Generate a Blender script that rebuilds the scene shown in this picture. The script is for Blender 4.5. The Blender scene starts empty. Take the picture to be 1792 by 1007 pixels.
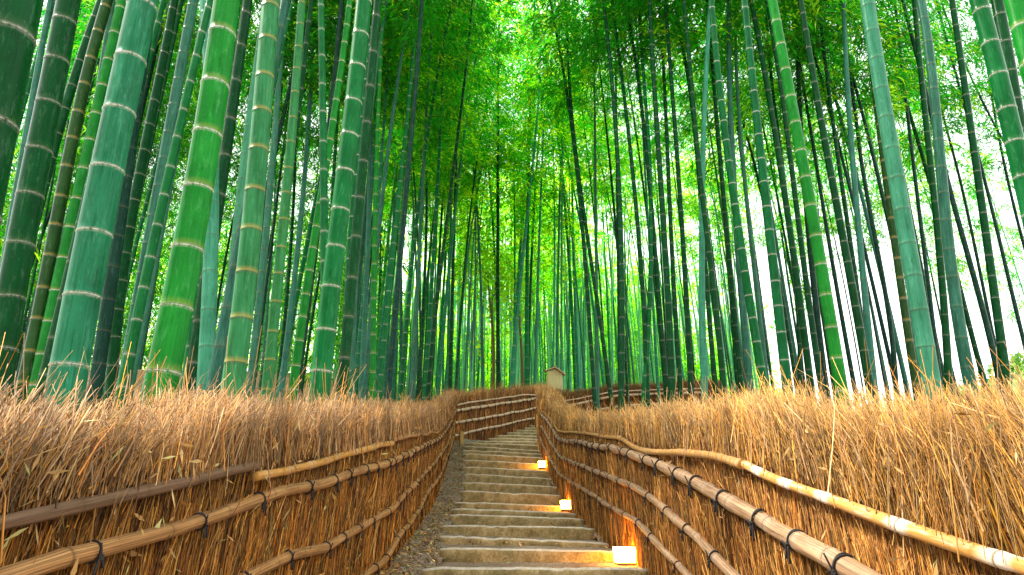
import bpy, math, random
import numpy as np
from mathutils import Vector, Matrix

# ------------------------------------------------------------------ camera, sky, sun, exposure
SC = bpy.context.scene
COL = SC.collection
F_PX, HORIZON, CX, CY = 1150.0, 920.0, 896.0, 503.5
TH = math.atan((HORIZON - CY) / F_PX)
CAM = Vector((0.0, 0.0, 1.0))
cam_d = bpy.data.cameras.new('camera')
cam_d.sensor_width = 36.0
cam_d.lens = F_PX / 1792.0 * 36.0
cam_d.clip_start = 0.02
cam_d.clip_end = 2000.0
cam_o = bpy.data.objects.new('camera', cam_d)
COL.objects.link(cam_o)
cam_o.location = CAM
cam_o.rotation_euler = (math.pi / 2 + TH, 0, 0)
SC.camera = cam_o

SUN_EL, SUN_AZ = math.radians(52), math.radians(288)      # azimuth measured clockwise from +Y: light comes from the left
world = bpy.data.worlds.new('World')
SC.world = world
world.use_nodes = True
wn, wl = world.node_tree.nodes, world.node_tree.links
wn.clear()
w_out = wn.new('ShaderNodeOutputWorld')
w_bg = wn.new('ShaderNodeBackground')
w_sky = wn.new('ShaderNodeTexSky')
w_sky.sky_type = 'NISHITA'
w_sky.sun_disc = False
w_sky.sun_elevation = SUN_EL
w_sky.sun_rotation = SUN_AZ
w_sky.dust_density = 3.0
w_mix = wn.new('ShaderNodeMix')                            # bright thin cloud over the blue
w_mix.data_type = 'RGBA'
w_mix.inputs[0].default_value = 0.8
w_mix.inputs[7].default_value = (9.5, 9.6, 9.4, 1)
wl.new(w_sky.outputs[0], w_mix.inputs[6])
wl.new(w_mix.outputs[2], w_bg.inputs[0])
w_bg.inputs[1].default_value = 0.10
wl.new(w_bg.outputs[0], w_out.inputs[0])

sun_d = bpy.data.lights.new('sun', 'SUN')
sun_d.energy = 3.6
sun_d.angle = math.radians(12)
sun_d.color = (1.0, 0.93, 0.82)
sun_o = bpy.data.objects.new('sun', sun_d)
COL.objects.link(sun_o)
sdir = Vector((math.sin(SUN_AZ) * math.cos(SUN_EL), math.cos(SUN_AZ) * math.cos(SUN_EL), math.sin(SUN_EL)))
sun_o.rotation_euler = sdir.to_track_quat('Z', 'Y').to_euler()

SC.view_settings.view_transform = 'Standard'
SC.view_settings.look = 'None'
SC.view_settings.exposure = 1.85
SC.view_settings.gamma = 1.0
SC.cycles.max_bounces = 8
SC.cycles.transmission_bounces = 6
SC.cycles.transparent_max_bounces = 6
SC.cycles.use_denoising = True

RNG = np.random.default_rng(7)
random.seed(7)

# ------------------------------------------------------------------ helpers
def ray(px, py):
    v = (py - CY) / F_PX
    return Vector(((px - CX) / F_PX, math.cos(TH) + v * math.sin(TH), math.sin(TH) - v * math.cos(TH)))

def at(px, py, Y):
    d = ray(px, py)
    return CAM + d * (Y / d.y)

def on_line(px, py, a, b):
    """where the line of sight meets the vertical plane x = a + b*y"""
    d = ray(px, py)
    t = a / (d.x - b * d.y)
    return CAM + d * t

def mesh_np(name, V, Q, mat, attrs=None, smooth=False, mats=None, mi=None):
    """V (n,3); Q list of arrays (m,3) or (m,4)"""
    me = bpy.data.meshes.new(name)
    V = np.asarray(V, dtype=np.float32)
    if not isinstance(Q, list):
        Q = [Q]
    Q = [np.asarray(q, dtype=np.int32) for q in Q if len(q)]
    loops = np.concatenate([q.ravel() for q in Q])
    tot = np.concatenate([np.full(len(q), q.shape[1], dtype=np.int32) for q in Q])
    start = np.concatenate([[0], np.cumsum(tot)[:-1]]).astype(np.int32)
    me.vertices.add(len(V))
    me.vertices.foreach_set('co', V.ravel())
    me.loops.add(len(loops))
    me.loops.foreach_set('vertex_index', loops)
    me.polygons.add(len(tot))
    me.polygons.foreach_set('loop_start', start)
    me.polygons.foreach_set('loop_total', tot)
    if smooth:
        me.polygons.foreach_set('use_smooth', np.ones(len(tot), dtype=bool))
    for m in (mats or [mat]):
        me.materials.append(m)
    if mi is not None:
        me.polygons.foreach_set('material_index', np.asarray(mi, dtype=np.int32))
    me.update(calc_edges=True)
    me.validate()
    for k, (typ, arr) in (attrs or {}).items():
        a = me.attributes.new(k, typ, 'POINT')
        arr = np.asarray(arr, dtype=np.float32)
        if typ == 'FLOAT':
            a.data.foreach_set('value', arr.ravel())
        elif typ == 'FLOAT_VECTOR':
            a.data.foreach_set('vector', arr.ravel())
        else:
            a.data.foreach_set('color', arr.ravel())
    return me

def link(name, me, parent=None, loc=None):
    o = bpy.data.objects.new(name, me)
    COL.objects.link(o)
    if loc is not None:
        o.location = loc
    if parent is not None:
        o.parent = parent
    return o

def part(name, me, root, at_world=True):
    """a part whose mesh is written in world coordinates"""
    o = bpy.data.objects.new(name, me)
    COL.objects.link(o)
    o.parent = root
    if at_world:
        p, off = root, Vector((0, 0, 0))
        while p is not None:
            off += p.location
            p = p.parent
        o.location = -off
    return o

def tag(o, label=None, cat=None, group=None, kind=None):
    if label: o['label'] = label
    if cat: o['category'] = cat
    if group: o['group'] = group
    if kind: o['kind'] = kind
    return o

def thing(name, loc, label, cat, group=None):
    o = bpy.data.objects.new(name, None)
    COL.objects.link(o)
    o.location = loc
    o.empty_display_size = 0.1
    return tag(o, label, cat, group)

def frames(P):
    P = np.asarray(P, dtype=float)
    T = np.gradient(P, axis=0)
    T /= np.linalg.norm(T, axis=1)[:, None] + 1e-12
    ref = np.array([0.0, 0.0, 1.0]) if abs(T[0, 2]) < 0.9 else np.array([0.0, 1.0, 0.0])
    N = np.zeros_like(T)
    n = ref - T[0] * ref.dot(T[0])
    for i in range(len(T)):
        n = n - T[i] * n.dot(T[i])
        n /= np.linalg.norm(n) + 1e-12
        N[i] = n
    return T, N, np.cross(T, N)

def tube(P, R, sides=8, caps=True):
    P = np.asarray(P, dtype=float)
    n = len(P)
    R = np.broadcast_to(np.asarray(R, dtype=float), (n,))
    T, N, B = frames(P)
    a = np.linspace(0, 2 * np.pi, sides, endpoint=False)
    ring = np.cos(a)[None, :, None] * N[:, None, :] + np.sin(a)[None, :, None] * B[:, None, :]
    V = (P[:, None, :] + ring * R[:, None, None]).reshape(-1, 3)
    i, j = np.meshgrid(np.arange(n - 1), np.arange(sides), indexing='ij')
    j2 = (j + 1) % sides
    Q = np.stack([i * sides + j, i * sides + j2, (i + 1) * sides + j2, (i + 1) * sides + j], -1).reshape(-1, 4)
    tris = np.zeros((0, 3), dtype=int)
    if caps:
        k = len(V)
        V = np.vstack([V, P[:1], P[-1:]])
        jj = np.arange(sides)
        c0 = np.stack([np.full(sides, k), (jj + 1) % sides, jj], -1)
        e = (n - 1) * sides
        c1 = np.stack([np.full(sides, k + 1), e + jj, e + (jj + 1) % sides], -1)
        tris = np.vstack([c0, c1])
    return V, Q, tris, a

class Geo:
    """collects pieces of ONE part"""
    def __init__(self):
        self.V, self.Q, self.T, self.n = [], [], [], 0
    def add(self, V, Q=None, T=None):
        V = np.asarray(V, dtype=float)
        self.V.append(V)
        if Q is not None and len(Q): self.Q.append(np.asarray(Q) + self.n)
        if T is not None and len(T): self.T.append(np.asarray(T) + self.n)
        self.n += len(V)
    def tube(self, P, R, sides=6, caps=True):
        V, Q, T, _ = tube(P, R, sides, caps)
        self.add(V, Q, T)
    def box(self, c, s, rot=None):
        x, y, z = [k / 2 for k in s]
        V = np.array([[-x,-y,-z],[x,-y,-z],[x,y,-z],[-x,y,-z],[-x,-y,z],[x,-y,z],[x,y,z],[-x,y,z]])
        if rot is not None:
            V = V @ np.array(rot.to_3x3()).T
        self.add(V + np.array(c), [[0,3,2,1],[4,5,6,7],[0,1,5,4],[1,2,6,5],[2,3,7,6],[3,0,4,7]])
    def mesh(self, name, mat, smooth=False, attrs=None):
        Q = []
        if self.Q: Q.append(np.vstack(self.Q))
        if self.T: Q.append(np.vstack(self.T))
        return mesh_np(name, np.vstack(self.V), Q, mat, attrs, smooth)

def bevel(o, w, seg=2):
    m = o.modifiers.new('bevel', 'BEVEL')
    m.width = w
    m.segments = seg
    m.limit_method = 'ANGLE'

def smooth_path(pts, n):
    """Catmull-Rom through pts, n samples evenly by length"""
    P = np.array([list(p) for p in pts], dtype=float)
    if len(P) < 3:
        t = np.linspace(0, 1, n)[:, None]
        return P[0] * (1 - t) + P[-1] * t
    E = np.vstack([2 * P[0] - P[1], P, 2 * P[-1] - P[-2]])
    out = []
    for i in range(1, len(E) - 2):
        p0, p1, p2, p3 = E[i - 1], E[i], E[i + 1], E[i + 2]
        for t in np.linspace(0, 1, 10, endpoint=False):
            lin = p1 + (p2 - p1) * t
            cat = 0.5 * ((2 * p1) + (-p0 + p2) * t + (2 * p0 - 5 * p1 + 4 * p2 - p3) * t * t + (-p0 + 3 * p1 - 3 * p2 + p3) * t ** 3)
            out.append(0.4 * lin + 0.6 * cat)
    out.append(P[-1])
    O = np.array(out)
    s = np.concatenate([[0], np.cumsum(np.linalg.norm(np.diff(O, axis=0), axis=1))])
    u = np.linspace(0, s[-1], n)
    return np.stack([np.interp(u, s, O[:, k]) for k in range(3)], -1)

# ------------------------------------------------------------------ materials
def mat(name):
    m = bpy.data.materials.new(name)
    m.use_nodes = True
    nt = m.node_tree
    b = nt.nodes['Principled BSDF']
    return m, nt, b

def node(nt, typ, **kw):
    n = nt.nodes.new(typ)
    for k, v in kw.items():
        setattr(n, k, v)
    return n

def noise(nt, vec, scale, detail=4, rough=0.55):
    n = node(nt, 'ShaderNodeTexNoise')
    n.inputs['Scale'].default_value = scale
    n.inputs['Detail'].default_value = detail
    n.inputs['Roughness'].default_value = rough
    if vec is not None:
        nt.links.new(vec, n.inputs['Vector'])
    return n.outputs['Fac']

def ramp(nt, fac, stops):
    n = node(nt, 'ShaderNodeValToRGB')
    cr = n.color_ramp
    while len(cr.elements) < len(stops):
        cr.elements.new(0.5)
    for e, (p, c) in zip(cr.elements, stops):
        e.position = p
        e.color = (*c, 1) if len(c) == 3 else c
    nt.links.new(fac, n.inputs[0])
    return n.outputs[0]

def mixc(nt, fac, a, b, blend='MIX'):
    n = node(nt, 'ShaderNodeMix', data_type='RGBA', blend_type=blend)
    for sock, v in ((n.inputs[0], fac), (n.inputs[6], a), (n.inputs[7], b)):
        if isinstance(v, (int, float)):
            sock.default_value = v
        elif isinstance(v, tuple):
            sock.default_value = (*v, 1) if len(v) == 3 else v
        else:
            nt.links.new(v, sock)
    return n.outputs[2]

def math_n(nt, op, a, b=0.0, clamp=False):
    n = node(nt, 'ShaderNodeMath', operation=op, use_clamp=clamp)
    for sock, v in ((n.inputs[0], a), (n.inputs[1], b)):
        if isinstance(v, (int, float)):
            sock.default_value = v
        else:
            nt.links.new(v, sock)
    return n.outputs[0]

def attr(nt, name, typ='GEOMETRY'):
    return node(nt, 'ShaderNodeAttribute', attribute_type=typ, attribute_name=name)

def vscale(nt, vec, s):
    n = node(nt, 'ShaderNodeVectorMath', operation='MULTIPLY')
    nt.links.new(vec, n.inputs[0])
    n.inputs[1].default_value = s
    return n.outputs[0]

def bump(nt, h, strength, dist):
    n = node(nt, 'ShaderNodeBump')
    n.inputs['Strength'].default_value = strength
    n.inputs['Distance'].default_value = dist
    nt.links.new(h, n.inputs['Height'])
    return n.outputs[0]

def make_culm_mat():
    m, nt, b = mat('bamboo_culm')
    oi = node(nt, 'ShaderNodeObjectInfo')
    cc = attr(nt, 'cc').outputs['Vector']
    seed = node(nt, 'ShaderNodeVectorMath', operation='ADD')
    comb = node(nt, 'ShaderNodeCombineXYZ')
    r100 = math_n(nt, 'MULTIPLY', oi.outputs['Random'], 60.0)
    for i in range(3):
        nt.links.new(r100, comb.inputs[i])
    nt.links.new(cc, seed.inputs[0])
    nt.links.new(comb.outputs[0], seed.inputs[1])
    v = seed.outputs[0]
    wax = attr(nt, 'wax', 'OBJECT').outputs['Fac']
    stain = attr(nt, 'stain', 'OBJECT').outputs['Fac']
    base = oi.outputs['Color']
    # long vertical fibres
    fib = noise(nt, vscale(nt, v, (6.0, 6.0, 0.7)), 1.0, 5, 0.6)
    base1 = mixc(nt, ramp(nt, fib, [(0.3, (0, 0, 0)), (0.72, (1, 1, 1))]), base, mixc(nt, 1.0, base, (1.7, 1.45, 1.35), 'MULTIPLY'))
    # each internode a little different
    big = noise(nt, vscale(nt, v, (0.4, 0.4, 1.6)), 1.0, 2, 0.5)
    base2 = mixc(nt, ramp(nt, big, [(0.35, (0, 0, 0)), (0.7, (1, 1, 1))]), base1, mixc(nt, 1.0, base1, (0.62, 0.72, 0.68), 'MULTIPLY'))
    # white wax bloom, in streaks and blotches
    wn1 = noise(nt, vscale(nt, v, (1.6, 1.6, 0.9)), 1.0, 6, 0.65)
    wn2 = noise(nt, vscale(nt, v, (9.0, 9.0, 1.6)), 1.0, 3, 0.6)
    wf = math_n(nt, 'ADD', math_n(nt, 'MULTIPLY', wn1, 0.75), math_n(nt, 'MULTIPLY', wn2, 0.35))
    wf = math_n(nt, 'ADD', wf, math_n(nt, 'SUBTRACT', wax, 1.0))
    wf = math_n(nt, 'MULTIPLY', math_n(nt, 'MULTIPLY', wf, 2.2, True), 0.85)
    c = mixc(nt, wf, base2, mixc(nt, 0.5, (0.055, 0.29, 0.15), mixc(nt, 1.0, base2, (3.0, 2.0, 2.6), 'MULTIPLY')))
    # yellow brown stains
    sn = noise(nt, vscale(nt, v, (1.3, 1.3, 1.1)), 1.0, 6, 0.7)
    sf = math_n(nt, 'ADD', sn, math_n(nt, 'SUBTRACT', stain, 1.0))
    sf = math_n(nt, 'MULTIPLY', math_n(nt, 'MULTIPLY', sf, 4.0, True), 0.75)
    c = mixc(nt, sf, c, (0.30, 0.20, 0.05))
    # fine specks and scratches
    sp = noise(nt, vscale(nt, v, (14.0, 14.0, 9.0)), 2.0, 2, 0.5)
    c = mixc(nt, math_n(nt, 'MULTIPLY', ramp(nt, sp, [(0.68, (0, 0, 0)), (0.76, (1, 1, 1))]), 0.14), c, (0.5, 0.62, 0.5))
    # lichen and old dirt in patches, dark scratches along the fibres
    lv = noise(nt, vscale(nt, v, (2.6, 2.6, 3.4)), 1.0, 8, 0.75)
    c = mixc(nt, math_n(nt, 'MULTIPLY', ramp(nt, lv, [(0.54, (0, 0, 0)), (0.70, (1, 1, 1))]), 0.55), c, mixc(nt, 0.25, mixc(nt, 1.0, c, (2.6, 1.7, 2.2), 'MULTIPLY'), (0.22, 0.36, 0.26)))
    dv = noise(nt, vscale(nt, v, (1.1, 1.1, 2.2)), 1.3, 7, 0.7)
    c = mixc(nt, math_n(nt, 'MULTIPLY', ramp(nt, dv, [(0.54, (0, 0, 0)), (0.68, (1, 1, 1))]), 0.55), c, mixc(nt, 1.0, c, (0.35, 0.38, 0.30), 'MULTIPLY'))
    sc_ = noise(nt, vscale(nt, v, (16.0, 16.0, 0.9)), 1.0, 3, 0.5)
    c = mixc(nt, math_n(nt, 'MULTIPLY', ramp(nt, sc_, [(0.64, (0, 0, 0)), (0.70, (1, 1, 1))]), 0.5), c, mixc(nt, 1.0, c, (0.30, 0.33, 0.25), 'MULTIPLY'))
    # the nodes
    nw = attr(nt, 'nw').outputs['Fac']
    nk = attr(nt, 'nk').outputs['Fac']
    nb = attr(nt, 'nb').outputs['Fac']
    wn_ = attr(nt, 'whitenode', 'OBJECT').outputs['Fac']
    rag = ramp(nt, noise(nt, vscale(nt, v, (7, 7, 30)), 1.0, 3), [(0.32, (0.12,) * 3), (0.58, (1,) * 3)])
    c = mixc(nt, math_n(nt, 'MULTIPLY', math_n(nt, 'MULTIPLY', nw, wn_), rag), c, (0.78, 0.80, 0.70))
    c = mixc(nt, math_n(nt, 'MULTIPLY', nb, math_n(nt, 'MULTIPLY', math_n(nt, 'SUBTRACT', stain, 0.19), 2.6, True)), c, (0.33, 0.22, 0.05))
    dk = mixc(nt, wn_, (0.02, 0.035, 0.012), (0.10, 0.09, 0.04))
    c = mixc(nt, math_n(nt, 'MULTIPLY', nk, 0.9), c, dk)
    nt.links.new(c, b.inputs['Base Color'])
    rr = ramp(nt, wf, [(0.0, (0.27,) * 3), (0.8, (0.55,) * 3)])
    nt.links.new(rr, b.inputs['Roughness'])
    b.inputs['Specular IOR Level'].default_value = 0.06
    nt.links.new(bump(nt, fib, 0.12, 0.004), b.inputs['Normal'])
    return m
M_CULM = make_culm_mat()

def make_leaf_mat(name, tint=(1, 1, 1), trans=0.6):
    m, nt, b = mat(name)
    col = attr(nt, 'col').outputs['Color']
    oi = node(nt, 'ShaderNodeObjectInfo')
    c = mixc(nt, 1.0, col, oi.outputs['Color'], 'MULTIPLY')
    nt.links.new(c, b.inputs['Base Color'])
    b.inputs['Roughness'].default_value = 0.5
    b.inputs['Specular IOR Level'].default_value = 0.2
    tr = node(nt, 'ShaderNodeBsdfTranslucent')
    nt.links.new(mixc(nt, 1.0, c, (2.7, 2.6, 1.2), 'MULTIPLY'), tr.inputs['Color'])
    mx = node(nt, 'ShaderNodeMixShader')
    mx.inputs[0].default_value = trans
    nt.links.new(b.outputs[0], mx.inputs[1])
    nt.links.new(tr.outputs[0], mx.inputs[2])
    nt.links.new(mx.outputs[0], nt.nodes['Material Output'].inputs['Surface'])
    return m
M_LEAF = make_leaf_mat('bamboo_leaf')

def make_col_mat(name, rough=0.7, nscale=30.0, nstr=0.35):
    """colour per strand, varied along it"""
    m, nt, b = mat(name)
    col = attr(nt, 'col').outputs['Color']
    tc = node(nt, 'ShaderNodeNewGeometry').outputs['Position']
    n = noise(nt, tc, nscale, 3)
    c = mixc(nt, nstr, col, mixc(nt, 1.0, col, ramp(nt, n, [(0.3, (0.35,) * 3), (0.7, (1.5,) * 3)]), 'MULTIPLY'))
    nt.links.new(c, b.inputs['Base Color'])
    b.inputs['Roughness'].default_value = rough
    b.inputs['Specular IOR Level'].default_value = 0.25
    return m
M_BRUSH = make_col_mat('brushwood')
M_LITTER = make_col_mat('dry_leaves', 0.75, 60.0, 0.4)

def make_core_mat():
    m, nt, b = mat('packed_brushwood')
    tc = node(nt, 'ShaderNodeTexCoord').outputs['Object']
    n = noise(nt, vscale(nt, tc, (90, 90, 5)), 1.0, 4)
    nt.links.new(ramp(nt, n, [(0.35, (0.04, 0.016, 0.005)), (0.55, (0.15, 0.062, 0.018)), (0.75, (0.30, 0.15, 0.05))]), b.inputs['Base Color'])
    b.inputs['Roughness'].default_value = 0.85
    nt.links.new(bump(nt, n, 0.7, 0.01), b.inputs['Normal'])
    return m
M_CORE = make_core_mat()

def make_rail_mat(name, c1, c2, white, dirt):
    m, nt, b = mat(name)
    v = attr(nt, 'cc').outputs['Vector']
    f = noise(nt, vscale(nt, v, (3.5, 3.5, 1.3)), 1.0, 6, 0.65)
    c = ramp(nt, f, [(0.3, c1), (0.68, c2)])
    g = noise(nt, vscale(nt, v, (5.0, 5.0, 0.5)), 1.0, 5, 0.7)
    c = mixc(nt, math_n(nt, 'MULTIPLY', ramp(nt, g, [(0.5, (0, 0, 0)), (0.68, (1, 1, 1))]), dirt), c, (0.055, 0.028, 0.013))
    h = noise(nt, vscale(nt, v, (1.2, 1.2, 2.2)), 1.0, 4, 0.6)
    c = mixc(nt, math_n(nt, 'MULTIPLY', ramp(nt, h, [(0.5, (0, 0, 0)), (0.7, (1, 1, 1))]), white), c, (0.72, 0.60, 0.48))
    nw = attr(nt, 'nw').outputs['Fac']
    nk = attr(nt, 'nk').outputs['Fac']
    c = mixc(nt, math_n(nt, 'MULTIPLY', nw, white), c, (0.8, 0.74, 0.64))
    c = mixc(nt, math_n(nt, 'MULTIPLY', nk, 0.8), c, (0.09, 0.045, 0.015))
    nt.links.new(c, b.inputs['Base Color'])
    ck = noise(nt, vscale(nt, v, (9.0, 9.0, 0.22)), 1.0, 3, 0.5)
    c = mixc(nt, math_n(nt, 'MULTIPLY', ramp(nt, ck, [(0.60, (0, 0, 0)), (0.66, (1, 1, 1))]), dirt), c, (0.03, 0.014, 0.006))
    bl = noise(nt, vscale(nt, v, (1.5, 1.5, 1.1)), 1.0, 6, 0.7)
    c = mixc(nt, math_n(nt, 'MULTIPLY', ramp(nt, bl, [(0.46, (0, 0, 0)), (0.66, (1, 1, 1))]), 0.7 * dirt), c, mixc(nt, 1.0, c, (0.45, 0.38, 0.32), 'MULTIPLY'))
    nt.links.new(c, b.inputs['Base Color'])
    b.inputs['Roughness'].default_value = 0.6
    b.inputs['Specular IOR Level'].default_value = 0.25
    nt.links.new(bump(nt, g, 0.35, 0.004), b.inputs['Normal'])
    return m
M_RAIL_TAN = make_rail_mat('old_tan_bamboo', (0.22, 0.095, 0.028), (0.46, 0.25, 0.09), 0.0, 0.85)
M_RAIL_GREY = make_rail_mat('weathered_brown_bamboo', (0.09, 0.048, 0.026), (0.19, 0.115, 0.065), 0.0, 0.7)
M_RAIL_GOLD = make_rail_mat('golden_bamboo', (0.34, 0.145, 0.018), (0.48, 0.25, 0.055), 0.10, 0.3)
M_RAIL_WHITE = make_rail_mat('golden_bamboo_with_white_nodes', (0.44, 0.20, 0.028), (0.56, 0.31, 0.09), 0.8, 0.15)
M_RAIL_PALE = make_rail_mat('pale_bamboo', (0.20, 0.115, 0.055), (0.46, 0.29, 0.16), 0.08, 0.8)
M_RAIL_PINK = make_rail_mat('bleached_bamboo', (0.36, 0.22, 0.12), (0.56, 0.39, 0.23), 0.3, 0.4)

m, nt, b = mat('black_rope')
b.inputs['Base Color'].default_value = (0.012, 0.009, 0.008, 1)
b.inputs['Roughness'].default_value = 0.85
M_ROPE = m

def make_stone():
    m, nt, b = mat('weathered_step_stone')
    tc = node(nt, 'ShaderNodeTexCoord').outputs['Object']
    oi = node(nt, 'ShaderNodeObjectInfo')
    sh = node(nt, 'ShaderNodeVectorMath', operation='ADD')
    nt.links.new(tc, sh.inputs[0])
    cx = node(nt, 'ShaderNodeCombineXYZ')
    nt.links.new(math_n(nt, 'MULTIPLY', oi.outputs['Random'], 40.0), cx.inputs[0])
    nt.links.new(cx.outputs[0], sh.inputs[1])
    v = sh.outputs[0]
    n1 = noise(nt, v, 7.0, 8, 0.7)
    c = ramp(nt, n1, [(0.33, (0.13, 0.082, 0.026)), (0.5, (0.31, 0.215, 0.080)), (0.68, (0.47, 0.355, 0.165))])
    n2 = noise(nt, v, 3.2, 6, 0.65)
    c = mixc(nt, math_n(nt, 'MULTIPLY', ramp(nt, n2, [(0.47, (0, 0, 0)), (0.62, (1, 1, 1))]), 0.45), c, (0.085, 0.088, 0.014))
    n3 = noise(nt, v, 55.0, 3, 0.6)
    c = mixc(nt, 0.5, c, mixc(nt, 1.0, c, ramp(nt, n3, [(0.3, (0.4,) * 3), (0.7, (1.6,) * 3)]), 'MULTIPLY'))
    # upward faces painted pale: worn edge and sky light together
    nz = node(nt, 'ShaderNodeSeparateXYZ')
    nt.links.new(node(nt, 'ShaderNodeNewGeometry').outputs['True Normal'], nz.inputs[0])
    up = ramp(nt, nz.outputs[2], [(0.3, (0, 0, 0)), (0.75, (1, 1, 1))])
    c = mixc(nt, math_n(nt, 'MULTIPLY', up, 0.75), c, ramp(nt, noise(nt, v, 25.0, 5), [(0.3, (0.36, 0.32, 0.24)), (0.7, (0.64, 0.59, 0.49))]))
    nt.links.new(c, b.inputs['Base Color'])
    b.inputs['Roughness'].default_value = 0.85
    h = math_n(nt, 'ADD', n1, math_n(nt, 'MULTIPLY', n3, 0.4))
    nt.links.new(bump(nt, h, 0.45, 0.007), b.inputs['Normal'])
    return m
M_STONE = make_stone()

def make_gravel():
    m, nt, b = mat('gravel_and_earth')
    tc = node(nt, 'ShaderNodeNewGeometry').outputs['Position']
    vo = node(nt, 'ShaderNodeTexVoronoi')
    vo.inputs['Scale'].default_value = 95.0
    nt.links.new(tc, vo.inputs['Vector'])
    sep = node(nt, 'ShaderNodeSeparateColor')
    nt.links.new(vo.outputs['Color'], sep.inputs[0])
    c = ramp(nt, sep.outputs[0], [(0.05, (0.11, 0.072, 0.035)), (0.5, (0.22, 0.16, 0.095)), (0.95, (0.38, 0.31, 0.24))])
    n = noise(nt, tc, 3.0, 5)
    c = mixc(nt, ramp(nt, n, [(0.4, (0, 0, 0)), (0.65, (1, 1, 1))]), c, mixc(nt, 0.6, c, (0.13, 0.07, 0.022)))
    nt.links.new(c, b.inputs['Base Color'])
    b.inputs['Roughness'].default_value = 0.9
    nt.links.new(bump(nt, vo.outputs['Distance'], 0.8, 0.012), b.inputs['Normal'])
    return m
M_GRAVEL = make_gravel()

def make_ground():
    m, nt, b = mat('forest_floor_leaf_litter')
    tc = node(nt, 'ShaderNodeNewGeometry').outputs['Position']
    vo = node(nt, 'ShaderNodeTexVoronoi')
    vo.inputs['Scale'].default_value = 24.0
    nt.links.new(tc, vo.inputs['Vector'])
    sep = node(nt, 'ShaderNodeSeparateColor')
    nt.links.new(vo.outputs['Color'], sep.inputs[0])
    c = ramp(nt, sep.outputs[0], [(0.05, (0.07, 0.03, 0.012)), (0.45, (0.19, 0.095, 0.035)), (0.95, (0.42, 0.26, 0.11))])
    n = noise(nt, tc, 0.35, 5)
    c = mixc(nt, ramp(nt, n, [(0.45, (0, 0, 0)), (0.7, (0.5,) * 3)]), c, (0.08, 0.10, 0.02))
    nt.links.new(c, b.inputs['Base Color'])
    b.inputs['Roughness'].default_value = 0.95
    return m
M_GROUND = make_ground()

def make_wood(name, c1, c2, axis=2, rough=0.6):
    m, nt, b = mat(name)
    tc = node(nt, 'ShaderNodeTexCoord').outputs['Object']
    s = [18.0, 18.0, 18.0]
    s[axis] = 1.2
    n = noise(nt, vscale(nt, tc, tuple(s)), 1.0, 5, 0.6)
    n2 = noise(nt, tc, 2.5, 4)
    c = ramp(nt, n, [(0.3, c1), (0.7, c2)])
    c = mixc(nt, math_n(nt, 'MULTIPLY', ramp(nt, n2, [(0.4, (0, 0, 0)), (0.7, (1, 1, 1))]), 0.4), c, c1)
    nt.links.new(c, b.inputs['Base Color'])
    b.inputs['Roughness'].default_value = rough
    return m
M_BOARD = make_wood('pale_cedar_board', (0.42, 0.34, 0.13), (0.62, 0.50, 0.24))
M_ROOFWOOD = make_wood('roof_board', (0.40, 0.24, 0.13), (0.58, 0.38, 0.24), 1)
M_STAKE = make_wood('yellowed_stake_wood', (0.22, 0.13, 0.02), (0.42, 0.28, 0.05))
M_LAMPWOOD = make_wood('lamp_base_wood', (0.13, 0.06, 0.02), (0.24, 0.12, 0.05), 0)
M_BARK = make_wood('brown_tree_bark', (0.085, 0.055, 0.016), (0.19, 0.125, 0.04))

m, nt, b = mat('lit_paper_shade')
b.inputs['Base Color'].default_value = (0.9, 0.85, 0.75, 1)
b.inputs['Emission Color'].default_value = (1.0, 0.40, 0.03, 1)
b.inputs['Emission Strength'].default_value = 24.0
M_SHADE = m

def make_hill():
    m, nt, b = mat('hill_green')
    tc = node(nt, 'ShaderNodeNewGeometry').outputs['Position']
    n = noise(nt, tc, 0.35, 6, 0.7)
    nt.links.new(ramp(nt, n, [(0.3, (0.03, 0.08, 0.02)), (0.55, (0.09, 0.20, 0.05)), (0.75, (0.24, 0.26, 0.06))]), b.inputs['Base Color'])
    b.inputs['Roughness'].default_value = 0.9
    return m
M_HILL = make_hill()

# ------------------------------------------------------------------ ground heights (z is measured with the camera at z = 1)
PROF_Y = [-8, 0, 4.7, 6.2, 7.8, 11.6, 14.0, 20.0, 28.0, 45.0, 80.0, 140.0, 400.0]
PROF_Z = [-0.8, 0.05, 0.55, 0.78, 1.0, 1.68, 2.45, 3.8, 5.6, 9.2, 15.0, 20.0, 20.0]
def prof(y):
    return np.interp(y, PROF_Y, PROF_Z)

LA, LB = -0.65, -0.0435        # face of the left fence: x = LA + LB*y
RA, RB = 1.13, -0.039          # face of the right fence

def ground_z(x, y):
    x = np.asarray(x, dtype=float); y = np.asarray(y, dtype=float)
    z = prof(y)
    z = z + 0.17 * np.clip(-x - 2.2, 0, 10)
    z = z - 0.13 * np.clip(x - 3.5, 0, 30) * np.clip((y + 4) / 14, 0, 1)
    far = np.clip((x - 6) / 14, 0, 1) * np.clip((y - 20) / 20, 0, 1)
    z = z * (1 - far) + np.minimum(z, 2.0) * far
    inside = np.clip(1 - np.abs(x - (LA + LB * np.clip(y, 0, 21) + RA + RB * np.clip(y, 0, 21)) / 2) / 1.25, 0, 1) * (y < 22)
    return z - 0.28 * np.clip(inside * 3, 0, 1)

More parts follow.
